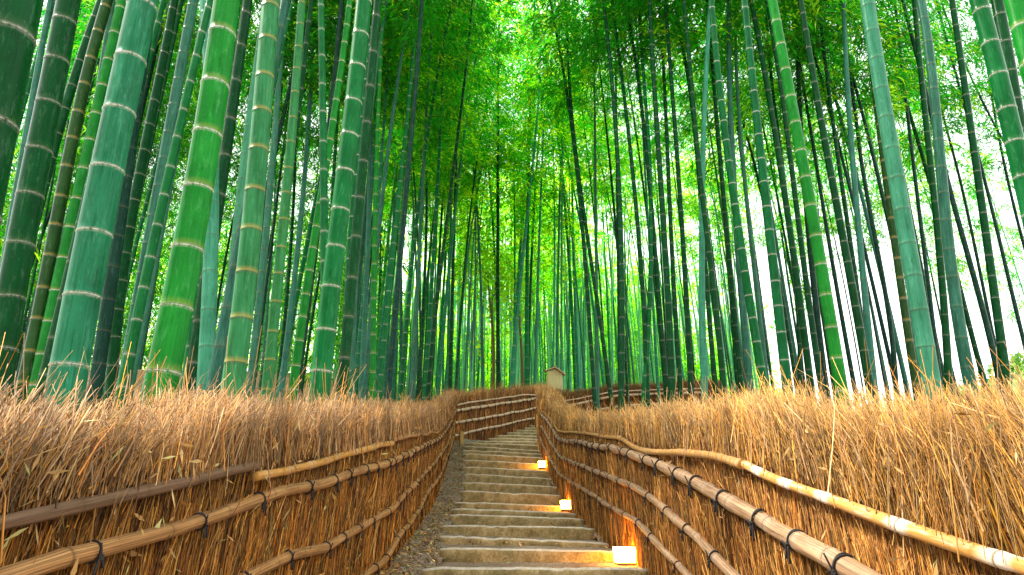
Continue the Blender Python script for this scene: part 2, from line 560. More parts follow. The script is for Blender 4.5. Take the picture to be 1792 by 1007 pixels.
gx = np.concatenate([np.arange(-90, -16, 4.0), np.arange(-16, 16, 0.4), np.arange(16, 130.1, 4.0)])
gy = np.concatenate([np.arange(-12, 30, 0.4), np.arange(30, 60, 1.5), np.arange(60, 300.1, 8.0)])
GX, GY = np.meshgrid(gx, gy, indexing='xy')
GZ = ground_z(GX, GY) + 0.05 * np.sin(GX * 1.7 + GY * 0.6) * np.cos(GY * 1.3) * (np.abs(GX) > 2)
nx, ny = len(gx), len(gy)
ii, jj = np.meshgrid(np.arange(ny - 1), np.arange(nx - 1), indexing='ij')
gq = np.stack([ii * nx + jj, ii * nx + jj + 1, (ii + 1) * nx + jj + 1, (ii + 1) * nx + jj], -1).reshape(-1, 4)
tag(link('ground', mesh_np('ground', np.stack([GX, GY, GZ], -1).reshape(-1, 3), gq, M_GROUND, smooth=True)), kind='structure')

# far hill beyond the grove
hx = np.linspace(20, 330, 60); hy = np.linspace(70, 330, 50)
HX, HY = np.meshgrid(hx, hy, indexing='xy')
HZ = -4 + 52 * np.exp(-((HX - 175) / 85) ** 2) * np.clip((HY - 72) / 110, 0, 1) ** 0.8 + 3 * np.sin(HX * 0.11) * np.cos(HY * 0.09)
nx, ny = len(hx), len(hy)
ii, jj = np.meshgrid(np.arange(ny - 1), np.arange(nx - 1), indexing='ij')
hq = np.stack([ii * nx + jj, ii * nx + jj + 1, (ii + 1) * nx + jj + 1, (ii + 1) * nx + jj], -1).reshape(-1, 4)
tag(link('hill', mesh_np('hill', np.stack([HX, HY, HZ], -1).reshape(-1, 3), hq, M_HILL, smooth=True)), kind='structure')

# ------------------------------------------------------------------ stone steps
# (distance, left x, y of the worn edge there, right x, y there) read off the photograph
STEPS = [(4.73, 738, 993, 1135, 993), (5.42, 770, 957, 1106, 964), (6.2, 769, 936, 1066, 949), (6.95, 774, 917.5, 1041, 922.6),
         (7.7, 787, 899, 1022, 907), (8.4, 791, 889, 1010, 897), (9.1, 796, 877, 999, 886), (9.85, 805, 858, 982, 866),
         (10.5, 808, 843, 978, 851), (11.2, 812, 828, 965, 837), (11.8, 811, 816, 963, 824), (12.3, 811, 804, 961, 812),
         (12.8, 811, 793, 956, 801), (13.25, 811, 787, 953, 794), (13.7, 812, 780, 950, 788), (14.3, 814, 774, 948, 779),
         (14.9, 833, 771, 946, 773), (15.6, 853, 766, 946, 768), (16.3, 870, 761, 946, 763), (17.0, 887, 756.5, 946, 758),
         (17.7, 902, 752, 946, 753.5), (18.4, 917, 748, 946, 749), (19.1, 926, 744, 948, 745)]
ORD = ['lowest', 'second', 'third', 'fourth', 'fifth', 'sixth', 'seventh', 'eighth', 'ninth', 'tenth', 'eleventh', 'twelfth', 'thirteenth',
       'fourteenth', 'fifteenth', 'sixteenth', 'seventeenth', 'eighteenth', 'nineteenth', 'twentieth', 'twenty-first', 'twenty-second', 'topmost']
step_w = []
for (Y, lx, ly, rx, ry) in STEPS:
    step_w.append((at(lx, ly, Y), at(rx, ry, Y)))
def step_stone(i):
    a, c = step_w[i]
    nxt = 0.35
    low = min(step_w[i - 1][0].z, step_w[i - 1][1].z) if i else a.z - 0.14
    drop = max(0.07, ((a.z + c.z) / 2) - (step_w[i - 1][0].z + step_w[i - 1][1].z) / 2 if i else 0.14) + 0.10
    n = 26
    rg = np.random.default_rng(100 + i)
    us = np.linspace(0, 1, n)
    V = []
    wob = np.interp(us * 8, np.arange(9), rg.normal(0, 0.002, 9))
    wz = np.interp(us * 9, np.arange(10), rg.normal(0, 0.0015, 10))
    chip = (rg.random(n) < 0.15) * rg.random(n) * 0.012
    prof_ = [(0.010, -drop), (0.004, -drop * 0.5), (0.0, -0.045), (0.004, -0.016), (0.018, -0.002), (0.040, -0.003), (0.08, -0.011), (0.15, -0.018), (0.16, -drop)]
    for k in range(n):
        u = us[k]
        p = a.lerp(c, u)
        e = min(k, n - 1 - k)
        rnd = 0.012 * (1 - min(e, 2) / 2)
        for (dy, dz) in prof_:
            V.append((p.x, p.y + dy + wob[k] + rnd + (chip[k] if -0.05 < dz < 0.0 else 0) + rg.normal(0, 0.0009), p.z + dz + wz[k] * (dz > -0.05) - rnd * (dz > -0.03) - (chip[k] if dz > -0.02 and dy < 0.05 else 0) + rg.normal(0, 0.0007)))
    m_ = len(prof_)
    Q = [[k * m_ + j, (k + 1) * m_ + j, (k + 1) * m_ + j + 1, k * m_ + j + 1] for k in range(n - 1) for j in range(m_ - 1)]
    V = np.array(V)
    # end caps as fans
    c0, c1 = len(V), len(V) + 1
    V = np.vstack([V, V[:m_].mean(0), V[-m_:].mean(0)])
    T = [[c0, j, j + 1] for j in range(m_ - 1)] + [[c1, (n - 1) * m_ + j + 1, (n - 1) * m_ + j] for j in range(m_ - 1)]
    base = (a + c) / 2 + Vector((0, 0.15, -drop))
    o = link('stone_step', mesh_np('stone_step', V - np.array(base), [np.array(Q), np.array(T)], M_STONE), loc=base)
    extra = {0: 'half below the picture edge', 1: 'with a lamp glowing at its end', 6: 'lit orange by the middle lamp', 11: 'lit by the smallest, highest lamp'}.get(i, 'mossy brown with a pale, worn and sky-lit edge')
    tag(o, f'{ORD[i]} stone step of the climbing path, {extra}' if i not in (0, 22) else (f'lowest stone step of the path, {extra}' if i == 0 else 'topmost narrow stone step at the corner of the fence'), 'stone step', 'stone steps climbing the path')
for i in range(len(STEPS)):
    step_stone(i)

# treads: the gravel path behind each stone
g = Geo()
for i in range(len(STEPS)):
    a, c = step_w[i]
    if i + 1 < len(STEPS):
        a2, c2 = step_w[i + 1]
    else:
        a2, c2 = a + Vector((0.3, 1.5, 0.02)), c + Vector((2.0, 1.5, 0.02))
    n = 12
    V = []
    for (pa, pc, dz, yo) in ((a, c, -0.03, 0.12), (a, c, -0.018, 0.2), (a, c, 0.0, None)):
        for k in range(n):
            p = pa.lerp(pc, k / (n - 1))
            q = a2.lerp(c2, k / (n - 1))
            yy = p.y + yo if yo else q.y + 0.05
            yy = min(yy, q.y + 0.05)
            V.append((p.x + (q.x - p.x) * (0 if yo else 1) , yy, p.z + dz + RNG.normal(0, 0.003)))
    Q = [[r * n + k, r * n + k + 1, (r + 1) * n + k + 1, (r + 1) * n + k] for r in range(2) for k in range(n - 1)]
    g.add(np.array(V), Q)
# approach below the steps
V = []
for y in np.linspace(-3, 4.95, 30):
    for x in np.linspace(-0.9, 1.2, 10):
        V.append((x, y, np.interp(y, [-3, 4.95], [-0.2, step_w[0][0].z - 0.15]) ))
g.add(np.array(V), [[r * 10 + k, r * 10 + k + 1, (r + 1) * 10 + k + 1, (r + 1) * 10 + k] for r in range(29) for k in range(9)])
tag(link('path', g.mesh('path', M_GRAVEL)), kind='structure')

# verges: the sloping strips between the step ends and the fences
SY = np.array([s[0] for s in STEPS])
SZL = np.array([w[0].z for w in step_w]); SZR = np.array([w[1].z for w in step_w])
SXL = np.array([w[0].x for w in step_w]); SXR = np.array([w[1].x for w in step_w])
def verge(side):
    ys = np.arange(0.3, 15.6 if side < 0 else 19.6, 0.06)
    n = 12
    V = []
    for y in ys:
        if side < 0:
            xi = np.interp(y, SY, SXL) + 0.04
            xo = LA + LB * y - 0.1
            z = np.interp(y, np.concatenate([[0.3], SY]), np.concatenate([[SZL[0] - 0.55], SZL]))
        else:
            xi = np.interp(y, SY, SXR) - 0.02
            xo = max(RA + RB * y + 0.1, xi + 0.05)
            z = np.interp(y, np.concatenate([[0.3], SY]), np.concatenate([[SZR[0] - 0.55], SZR]))
        for k in range(n):
            u = k / (n - 1)
            V.append((xi + (xo - xi) * u, y, z - 0.075 + 0.07 * u + RNG.normal(0, 0.007)))
    m_ = len(ys)
    Q = [[r * n + k, r * n + k + 1, (r + 1) * n + k + 1, (r + 1) * n + k] for r in range(m_ - 1) for k in range(n - 1)]
    o = link('path_verge', mesh_np('path_verge', np.array(V), np.array(Q), M_GRAVEL, smooth=True))
    tag(o, kind='structure')
verge(-1)
verge(1)

# dry leaves and twigs lying on the verge and the treads
def litter(n):
    V, T, C = [], [], []
    rg = np.random.default_rng(5)
    for k in range(n):
        y = 4.0 + 10.5 * rg.random() ** 1.4
        zl = np.interp(y, SY, SZL)
        xl = np.interp(y, SY, SXL)
        f = LA + LB * y
        u = rg.random()
        if rg.random() < 0.86:
            x = f + (xl - f) * rg.random() ** 0.8
            z = zl - 0.005 - 0.07 * (x - f) / (xl - f + 1e-6)
        else:
            i = int(np.searchsorted(SY, y)) - 1
            if i < 0: continue
            x = xl + (np.interp(y, SY, SXR) - xl) * rg.random()
            if y - SY[i] < 0.02: continue
            z = SZL[i] + (SZR[i] - SZL[i]) * (x - SXL[i]) / (SXR[i] - SXL[i]) + 0.012
        L = rg.uniform(0.02, 0.075); w = rg.uniform(0.003, 0.011)
        a = rg.uniform(0, 2 * math.pi); tl = rg.normal(0, 0.35)
        d = np.array([math.cos(a) * math.cos(tl), math.sin(a) * math.cos(tl), math.sin(tl)])
        s = np.array([-math.sin(a), math.cos(a), rg.normal(0, 0.3)])
        p = np.array([x, y, z + 0.012])
        b0 = len(V)
        V += [p - d * L / 2, p + s * w - d * L * 0.1, p + d * L / 2 + np.array([0, 0, rg.normal(0, 0.006)]), p - s * w - d * L * 0.1]
        T.append([b0, b0 + 1, b0 + 2, b0 + 3])
        pal = [(0.42, 0.25, 0.08), (0.30, 0.16, 0.05), (0.55, 0.38, 0.16), (0.20, 0.10, 0.04), (0.50, 0.22, 0.05), (0.32, 0.30, 0.08)]
        c = np.array(pal[rg.integers(len(pal))]) * rg.uniform(0.7, 1.25)
        C += [(*c, 1)] * 4
    o = link('leaf_litter', mesh_np('leaf_litter', np.array(V), np.array(T), M_LITTER, {'col': ('FLOAT_COLOR', np.array(C))}))
    tag(o, 'dry bamboo leaves and twigs scattered beside the stone steps', 'leaf litter', kind='stuff')
litter(2600)

# ------------------------------------------------------------------ brushwood fences
def strands(P0, D, L, R, C, bend, rg):
    """P0 roots, D unit directions, L lengths, R radii, C colours -> triangular tapered twigs of two bent segments"""
    n = len(P0)
    bd = rg.normal(0, 1, (n, 3)) * bend[:, None]
    mid = P0 + D * (L * 0.55)[:, None] + bd * (L * 0.5)[:, None] * 0.25
    end = P0 + D * L[:, None] + bd * L[:, None] * 0.35 * -1
    up = np.array([0.13, 0.21, 0.97])
    S = np.cross(D, up + rg.normal(0, 0.8, (n, 3)))
    S /= np.linalg.norm(S, axis=1)[:, None] + 1e-9
    B = np.cross(D, S)
    V = np.zeros((n, 3, 3, 3))
    for r, (c, rr) in enumerate(((P0, R), (mid, R * 0.9), (end, R * 0.5))):
        for k in range(3):
            a = 2 * math.pi * k / 3
            V[:, r, k] = c + (math.cos(a) * S + math.sin(a) * B) * rr[:, None]
    base = np.arange(n)[:, None] * 9
    Q = []
    for r in range(2):
        for k in range(3):
            Q.append(np.concatenate([base + r * 3 + k, base + r * 3 + (k + 1) % 3, base + (r + 1) * 3 + (k + 1) % 3, base + (r + 1) * 3 + k], 1))
    Q = np.stack(Q, 1).reshape(-1, 4)
    T = np.concatenate([base + 6, base + 7, base + 8], 1)
    CC = np.repeat(C[:, None, :], 9, 1).reshape(-1, 4)
    return V.reshape(-1, 3), Q, T, CC

PAL_L_LOW = np.array([(0.2037, 0.0688, 0.0076), (0.2910, 0.1075, 0.0114), (0.3977, 0.1677, 0.0209), (0.0582, 0.0189, 0.0038), (0.4462, 0.2064, 0.0285), (0.3880, 0.1333, 0.0085), (0.4365, 0.2322, 0.0570)])
PAL_L_TOP = np.array([(0.1940, 0.0731, 0.0104), (0.3298, 0.1333, 0.0133), (0.4656, 0.2064, 0.0162), (0.0582, 0.0206, 0.0047), (0.4171, 0.2408, 0.0855), (0.4462, 0.1634, 0.0085), (0.4462, 0.2666, 0.1140)])
PAL_R_LOW = np.array([(0.2813, 0.1101, 0.0152), (0.4074, 0.1720, 0.0256), (0.5044, 0.2408, 0.0475), (0.1067, 0.0378, 0.0066), (0.5432, 0.2795, 0.0665), (0.4462, 0.1634, 0.0228)])
PAL_R_TOP = np.array([(0.4074, 0.1703, 0.0181), (0.5335, 0.2494, 0.0323), (0.5820, 0.2666, 0.0114), (0.1261, 0.0482, 0.0104), (0.5820, 0.3311, 0.0931), (0.5238, 0.2064, 0.0114), (0.5432, 0.3268, 0.1520)])
PAL_F = np.array([(0.2231, 0.0757, 0.0114), (0.3298, 0.1221, 0.0190), (0.4268, 0.1806, 0.0342), (0.1067, 0.0378, 0.0076), (0.4850, 0.2322, 0.0617)])

def fence_brush(curve, top, bot, mid, nrm, along, n_low, n_top, n_stray, pal_low, pal_top, seed, rad, lean, u_w):
    """curve(u)->(x,y) of the face; top, bot, mid(u) heights; nrm, along unit vectors in plan; u_w(n) picks u"""
    rg = np.random.default_rng(seed)
    nx_, ny_ = nrm; ax, ay = along
    VV, QQ, TT, CC, k0 = [], [], [], [], 0
    def put(P0, D, L, R, C, bend):
        nonlocal k0
        D = D / np.linalg.norm(D, axis=1)[:, None]
        V, Q, T, Cc = strands(P0, D, L, R, C, bend, rg)
        VV.append(V); QQ.append(Q + k0); TT.append(T + k0); CC.append(Cc); k0 += len(V)
    def pos(u):
        x, y = curve(u)
        return x, y
    ph = rg.uniform(0, 6.28, 8)
    def patch(y, z):                                       # bundles: slow changes of colour, lean and density along the fence
        return (np.sin(y * 3.1 + ph[0] + 2 * z) + np.sin(y * 7.7 + ph[1]) + 0.8 * np.sin(y * 15.1 + ph[2] + 5 * z) + 0.7 * np.sin(y * 31 + ph[3])) / 3.0
    def colr(pal, n, dark=0.0):
        c = pal[rg.integers(0, len(pal), n)] * np.exp(rg.normal(-0.26, 0.55, (n, 1))).clip(0.16, 1.7) * rg.uniform(0.92, 1.08, (n, 3))
        return np.concatenate([c, np.ones((n, 1))], 1)
    # tight lower twigs
    u = u_w(n_low, rg); x, y = pos(u)
    zb, zm = bot(u), mid(u)
    L = rg.uniform(0.22, 0.55, n_low) * np.clip(zm - zb, 0.2, 1)
    tipz = zb + L * 0.5 + np.maximum(zm + 0.012 - zb - L * 0.5, 0.02) * rg.random(n_low) ** 0.75
    z = tipz - L * 0.98
    off = rg.normal(0.0, 0.012, n_low) + 0.004
    P0 = np.stack([x + nx_ * off, y + ny_ * off, z], 1)
    t = rg.normal(0.03, 0.075, n_low); o_ = rg.normal(0.0, 0.03, n_low)
    wild = rg.random(n_low) < 0.05
    t = np.where(wild, rg.normal(0, 0.4, n_low), t); o_ = np.where(wild, rg.uniform(0, 0.12, n_low), o_)
    D = np.stack([nx_ * o_ + ax * t, ny_ * o_ + ay * t, np.ones(n_low)], 1)
    Cl = colr(pal_low, n_low)
    Cl[:, :3] *= (1 + 0.30 * patch(y, 0 * y))[:, None]
    put(P0, D, L, rad(y) * np.exp(rg.normal(-0.1, 0.33, n_low)).clip(0.45, 2.2), Cl, rg.uniform(0.0, 0.14, n_low))
    # bushy head
    u = u_w(n_top, rg); x, y = pos(u)
    zm, zt = mid(u), top(u)
    wave = (0.022 * np.sin(y * 5.3 + seed) + 0.02 * np.sin(y * 11.7 + 1.3 * seed) + 0.015 * np.sin(y * 23.0 + seed)) * np.clip(y / 3, 0.3, 1)
    H = zt - zm
    dep = rg.uniform(-0.20, 0.012, n_top)
    L = rg.uniform(0.14, 0.42, n_top)
    tip = np.maximum(zm + (H + wave) * (1.0 - rg.random(n_top) ** 1.6 * 0.95) + rg.normal(0, 0.015, n_top), zm + 0.06)
    L = np.minimum(L, np.where(rg.random(n_top) < 0.06, tip - zm + 0.05, tip - zm - 0.012))
    t = rg.normal(lean[0], 0.22, n_top) + 0.30 * patch(y * 1.3 + 9, 0 * y); o_ = rg.normal(lean[1], 0.13, n_top)
    D = np.stack([nx_ * o_ + ax * t, ny_ * o_ + ay * t, np.ones(n_top)], 1)
    Dn = D / np.linalg.norm(D, axis=1)[:, None]
    tipoff = dep + np.clip((tip - zm) / np.maximum(H, 0.1), 0, 1) * 0.04
    P1 = np.stack([x + nx_ * tipoff, y + ny_ * tipoff, tip], 1)
    C = colr(pal_top, n_top)
    low_ = np.clip(1.15 - 1.6 * (tip - zm) / np.maximum(H, 0.1), 0, 1)[:, None] * 0.85
    C[:, :3] = C[:, :3] * (1 - low_) + colr(pal_low, n_top)[:, :3] * low_
    bleach = np.clip((tip - zm) / np.maximum(H, 0.1) - 0.45, 0, 0.55) * 1.1
    C[:, :3] = C[:, :3] * (1 - bleach[:, None] * 0.7) + (np.array([0.33, 0.205, 0.095]) if seed == 11 else np.array([0.46, 0.29, 0.11])) * bleach[:, None] * 0.7 * rg.uniform(0.45, 1.25, (n_top, 1))
    C[:, :3] *= (1 + 0.34 * patch(y, tip))[:, None]
    put(P1 - Dn * L[:, None], D, L, rad(y) * np.exp(rg.normal(-0.12, 0.36, n_top)).clip(0.45, 2.4), C, rg.uniform(0.05, 0.4, n_top))
    # side twigs forking off
    nf = n_top // 4
    pick = rg.integers(0, n_top, nf)
    Lf = rg.uniform(0.03, 0.11, nf) * np.clip(0.5 + 0.12 * y[pick], 0.5, 1.3)
    Pf = P1[pick] - Dn[pick] * (L[pick] * rg.uniform(0.05, 0.6, nf))[:, None]
    Df = Dn[pick] + rg.normal(0, 0.55, (nf, 3)) * np.array([1, 1, 0.5])
    put(Pf, Df, Lf, rad(y[pick]) * 0.6, C[pick] * np.array([0.9, 0.85, 0.8, 1]), rg.uniform(0.1, 0.5, nf))
    # long strays standing out of the head
    u = u_w(n_stray, rg); x, y = pos(u)
    zt = top(u)
    t = rg.normal(lean[0] * 1.6, 0.35, n_stray); o_ = rg.normal(lean[1], 0.2, n_stray)
    D = np.stack([nx_ * o_ + ax * t, ny_ * o_ + ay * t, np.ones(n_stray)], 1)
    L = rg.uniform(0.18, 0.42, n_stray) * np.clip(0.35 + 0.25 * y, 0.4, 1)
    off = rg.uniform(-0.2, 0.0, n_stray)
    P0 = np.stack([x + nx_ * off, y + ny_ * off, np.maximum(zt - rg.uniform(0.4, 1.0, n_stray) * L, mid(u) + 0.02)], 1)
    put(P0, D, L, rad(y) * rg.uniform(0.5, 1.1, n_stray), colr(pal_top * 1.15, n_stray), rg.uniform(0.1, 0.5, n_stray))
    # dead leaves caught in the twigs
    nl = int(n_top * 0.018)
    u = u_w(nl, rg); x, y = pos(u)
    z = bot(u) + 0.1 + (top(u) - bot(u) - 0.12) * rg.random(nl) ** 0.5
    off = rg.uniform(0.015, 0.07, nl)
    P = np.stack([x + nx_ * off, y + ny_ * off, z], 1)
    a = rg.uniform(0, 6.28, nl)
    d = np.stack([ax * np.cos(a), ay * np.cos(a), np.sin(a)], 1) + np.array([nx_, ny_, 0]) * rg.normal(0, 0.35, (nl, 1))
    d /= np.linalg.norm(d, axis=1)[:, None]
    s = np.cross(d, np.array([nx_, ny_, 0]) + rg.normal(0, 0.5, (nl, 3))); s /= np.linalg.norm(s, axis=1)[:, None]
    LL = (rg.uniform(0.025, 0.075, nl) * np.clip(0.5 + 0.15 * y, 0.5, 1))[:, None]; ww = LL * rg.uniform(0.05, 0.11, (nl, 1))
    V = np.stack([P - d * LL / 2, P + s * ww - d * LL * 0.1, P + d * LL / 2, P - s * ww - d * LL * 0.1], 1).reshape(-1, 3)
    Q = np.arange(nl * 4).reshape(-1, 4) + k0
    c = np.array([(0.42, 0.235, 0.075), (0.44, 0.30, 0.12), (0.34, 0.175, 0.04), (0.36, 0.33, 0.12)])[rg.integers(0, 4, nl)] * rg.uniform(0.7, 1.15, (nl, 1))
    VV.append(V); QQ.append(Q); CC.append(np.repeat(np.concatenate([c, np.ones((nl, 1))], 1), 4, 0)); k0 += len(V)
    return mesh_np('brushwood', np.vstack(VV), [np.vstack(QQ), np.vstack(TT)], M_BRUSH, {'col': ('FLOAT_COLOR', np.vstack(CC))})

def fence_core(curve, top, bot, nrm, us, thick=0.16):
    V = []
    for u in us:
        x, y = curve(np.array([u])); x, y = float(x[0]), float(y[0])
        t, b_ = float(top(np.array([u]))[0]), float(bot(np.array([u]))[0])
        V += [(x - nrm[0] * 0.012, y - nrm[1] * 0.012, b_ - 0.3), (x - nrm[0] * 0.012, y - nrm[1] * 0.012, t - 0.20), (x - nrm[0] * 0.08, y - nrm[1] * 0.08, t - 0.09),
              (x - nrm[0] * thick, y - nrm[1] * thick, t - 0.10), (x - nrm[0] * thick, y - nrm[1] * thick, b_ - 0.3)]
    n = len(us)
    Q = [[r * 5 + k, r * 5 + (k + 1) % 5, (r + 1) * 5 + (k + 1) % 5, (r + 1) * 5 + k] for r in range(n - 1) for k in range(5)]
    Q += [[0, 1, 2, 3]] + [[(n - 1) * 5 + k for k in (3, 2, 1, 0)]]
    return mesh_np('packed_core', np.array(V), np.array(Q), M_CORE)

def rail_mesh(pts, r0, r1, mat_, seed, internode=0.26, sides=12, wob=0.0065, rp=None):
    rg = np.random.default_rng(seed)
    L = sum((Vector(pts[i + 1]) - Vector(pts[i])).length for i in range(len(pts) - 1))
    base = smooth_path(pts, max(8, int(L / 0.06)))
    s = np.concatenate([[0], np.cumsum(np.linalg.norm(np.diff(base, axis=0), axis=1))])
    wx = np.interp(s, np.arange(0, s[-1] + 1, 0.35), rg.normal(0, wob, len(np.arange(0, s[-1] + 1, 0.35))))
    wz = np.interp(s, np.arange(0, s[-1] + 1, 0.45), rg.normal(0, wob, len(np.arange(0, s[-1] + 1, 0.45))))
    base = base + np.stack([wx, wx * 0, wz], 1)
    S, Rm, NW, NK = [], [], [], []
    pos_ = rg.uniform(0.02, internode)
    S.append(0.0); Rm.append(1.0); NW.append(0.0); NK.append(0.0)
    while pos_ < s[-1] - 0.03:
        for (o, rr, w, k) in ((-0.05, 0.985, 0.0, 0), (-0.018, 1.0, 1.0, 0), (-0.003, 1.075, 0.9, 0.15), (0.002, 1.03, 0.3, 1.0), (0.008, 1.05, 0.8, 0.2), (0.025, 1.0, 0.7, 0.0), (0.06, 0.985, 0.0, 0)):
            if S[-1] < pos_ + o < s[-1]:
                S.append(pos_ + o); Rm.append(rr); NW.append(w); NK.append(k)
        pos_ += internode * rg.uniform(0.75, 1.3)
    S.append(s[-1]); Rm.append(0.98); NW.append(0.0); NK.append(0.0)
    S = np.array(S)
    P = np.stack([np.interp(S, s, base[:, k]) for k in range(3)], 1)
    R = np.array(Rm) * (np.interp(S, [0, s[-1]], [r0, r1]) if rp is None else np.interp(P[:, 1], *rp)) * (1 + 0.05 * np.sin(S * 7 + seed) + 0.03 * np.sin(S * 19 + seed))
    V, Q, T, a = tube(P, R, sides)
    nn = len(S)
    cc = np.stack([np.repeat(np.cos(a)[None], nn, 0), np.repeat(np.sin(a)[None], nn, 0), np.repeat(S[:, None] * 4 + seed * 3.7, sides, 1)], -1).reshape(-1, 3)
    cc = np.vstack([cc, cc[:1], cc[-1:]])
    rep = lambda q: np.concatenate([np.repeat(np.array(q), sides), [q[0], q[-1]]])
    me = mesh_np('rail', V, [Q, T], mat_, {'cc': ('FLOAT_VECTOR', cc), 'nw': ('FLOAT', rep(NW)), 'nk': ('FLOAT', rep(NK))}, smooth=True)
    return me, base, s

# rope ties, tied round the local Z axis, rail radius 1, knot towards local +X
def tie_mesh(v):
    rg = np.random.default_rng(40 + v)
    g_ = Geo()
    for k, (tilt, z0) in enumerate([(0.22, -0.10), (-0.26, 0.12)][: 2 if v != 2 else 1]):
        a = np.linspace(0, 2 * math.pi, 25)
        P = np.stack([np.cos(a) * 1.10, np.sin(a) * 1.10, z0 + tilt * np.cos(a + 0.6)], 1)
        g_.tube(P, 0.125, 5)
    # knot
    for _ in range(3):
        a = np.linspace(0, 2 * math.pi, 9)
        c = np.array([1.12, -0.35, 0.02]) + rg.normal(0, 0.08, 3)
        ax_ = rg.normal(0, 1, (2, 3))
        P = c + 0.24 * (np.cos(a)[:, None] * ax_[0] / np.linalg.norm(ax_[0]) + np.sin(a)[:, None] * ax_[1] / np.linalg.norm(ax_[1]))
        g_.tube(P, 0.12, 5)
    # hanging ends
    for sgn in (-1, 1):
        t = np.linspace(0, 1, 7)
        L = rg.uniform(1.0, 1.9)
        P = np.stack([1.15 + 0.35 * t - 0.1 * t * t, -0.4 - L * t * (0.5 + 0.5 * t), sgn * (0.15 + 0.8 * t * rg.uniform(0.3, 1.0)) ], 1)
        g_.tube(P, np.linspace(0.12, 0.15, 7), 5)
    if v in (1, 3):                                        # a bow
        a = np.linspace(-0.3, 2 * math.pi - 0.6, 14)
        P = np.stack([1.3 + 0.15 * np.sin(a), -0.5 + 0.55 * np.sin(a), 0.75 - 0.75 * np.cos(a)], 1)
        g_.tube(P, 0.11, 5)
    else:                                                  # an end that sticks up
        t = np.linspace(0, 1, 5)
        P = np.stack([1.1 + 0.3 * t, -0.3 + 1.5 * t, 0.2 + 0.8 * t], 1)
        g_.tube(P, 0.10, 5)
    return g_.mesh('rope_tie', M_ROPE, smooth=True)
TIES = [tie_mesh(v) for v in range(4)]

def add_ties(rail, base, s, r0, r1, nrm, gap, seed, start=0.1, end=0.1, rp=None):
    rg = np.random.default_rng(seed)
    pos_ = start + rg.uniform(0, 0.15)
    off_root = rail.location + rail.parent.location
    while pos_ < s[-1] - end:
        p = np.array([np.interp(pos_, s, base[:, k]) for k in range(3)])
        q = np.array([np.interp(pos_ + 0.05, s, base[:, k]) for k in range(3)])
        zc = Vector(q - p).normalized()
        xc = Vector((nrm[0], nrm[1], -0.15)); xc = (xc - zc * xc.dot(zc)).normalized()
        yc = zc.cross(xc)
        if yc.z < 0:
            zc = -zc; yc = zc.cross(xc)
        yc = zc.cross(xc)
        r = np.interp(pos_, [0, s[-1]], [r0, r1]) if rp is None else np.interp(p[1], *rp)
        sc_ = r * rg.uniform(0.98, 1.06)
        M = Matrix((xc, yc, zc)).transposed().to_4x4() @ Matrix.Diagonal((sc_, sc_, max(0.017, sc_ * 0.8), 1))
        M.translation = Vector(p) - Vector(off_root)
        o = bpy.data.objects.new('rope_tie', TIES[rg.integers(0, 4)])
        COL.objects.link(o)
        o.parent = rail
        o.matrix_local = M
        pos_ += gap * rg.uniform(0.72, 1.3)

def px_interp(pts, a, b):
    P = [on_line(px, py, a, b) for (px, py) in pts]
    P.sort(key=lambda p: p.y)
    return np.array([p.y for p in P]), np.array([p.z for p in P])

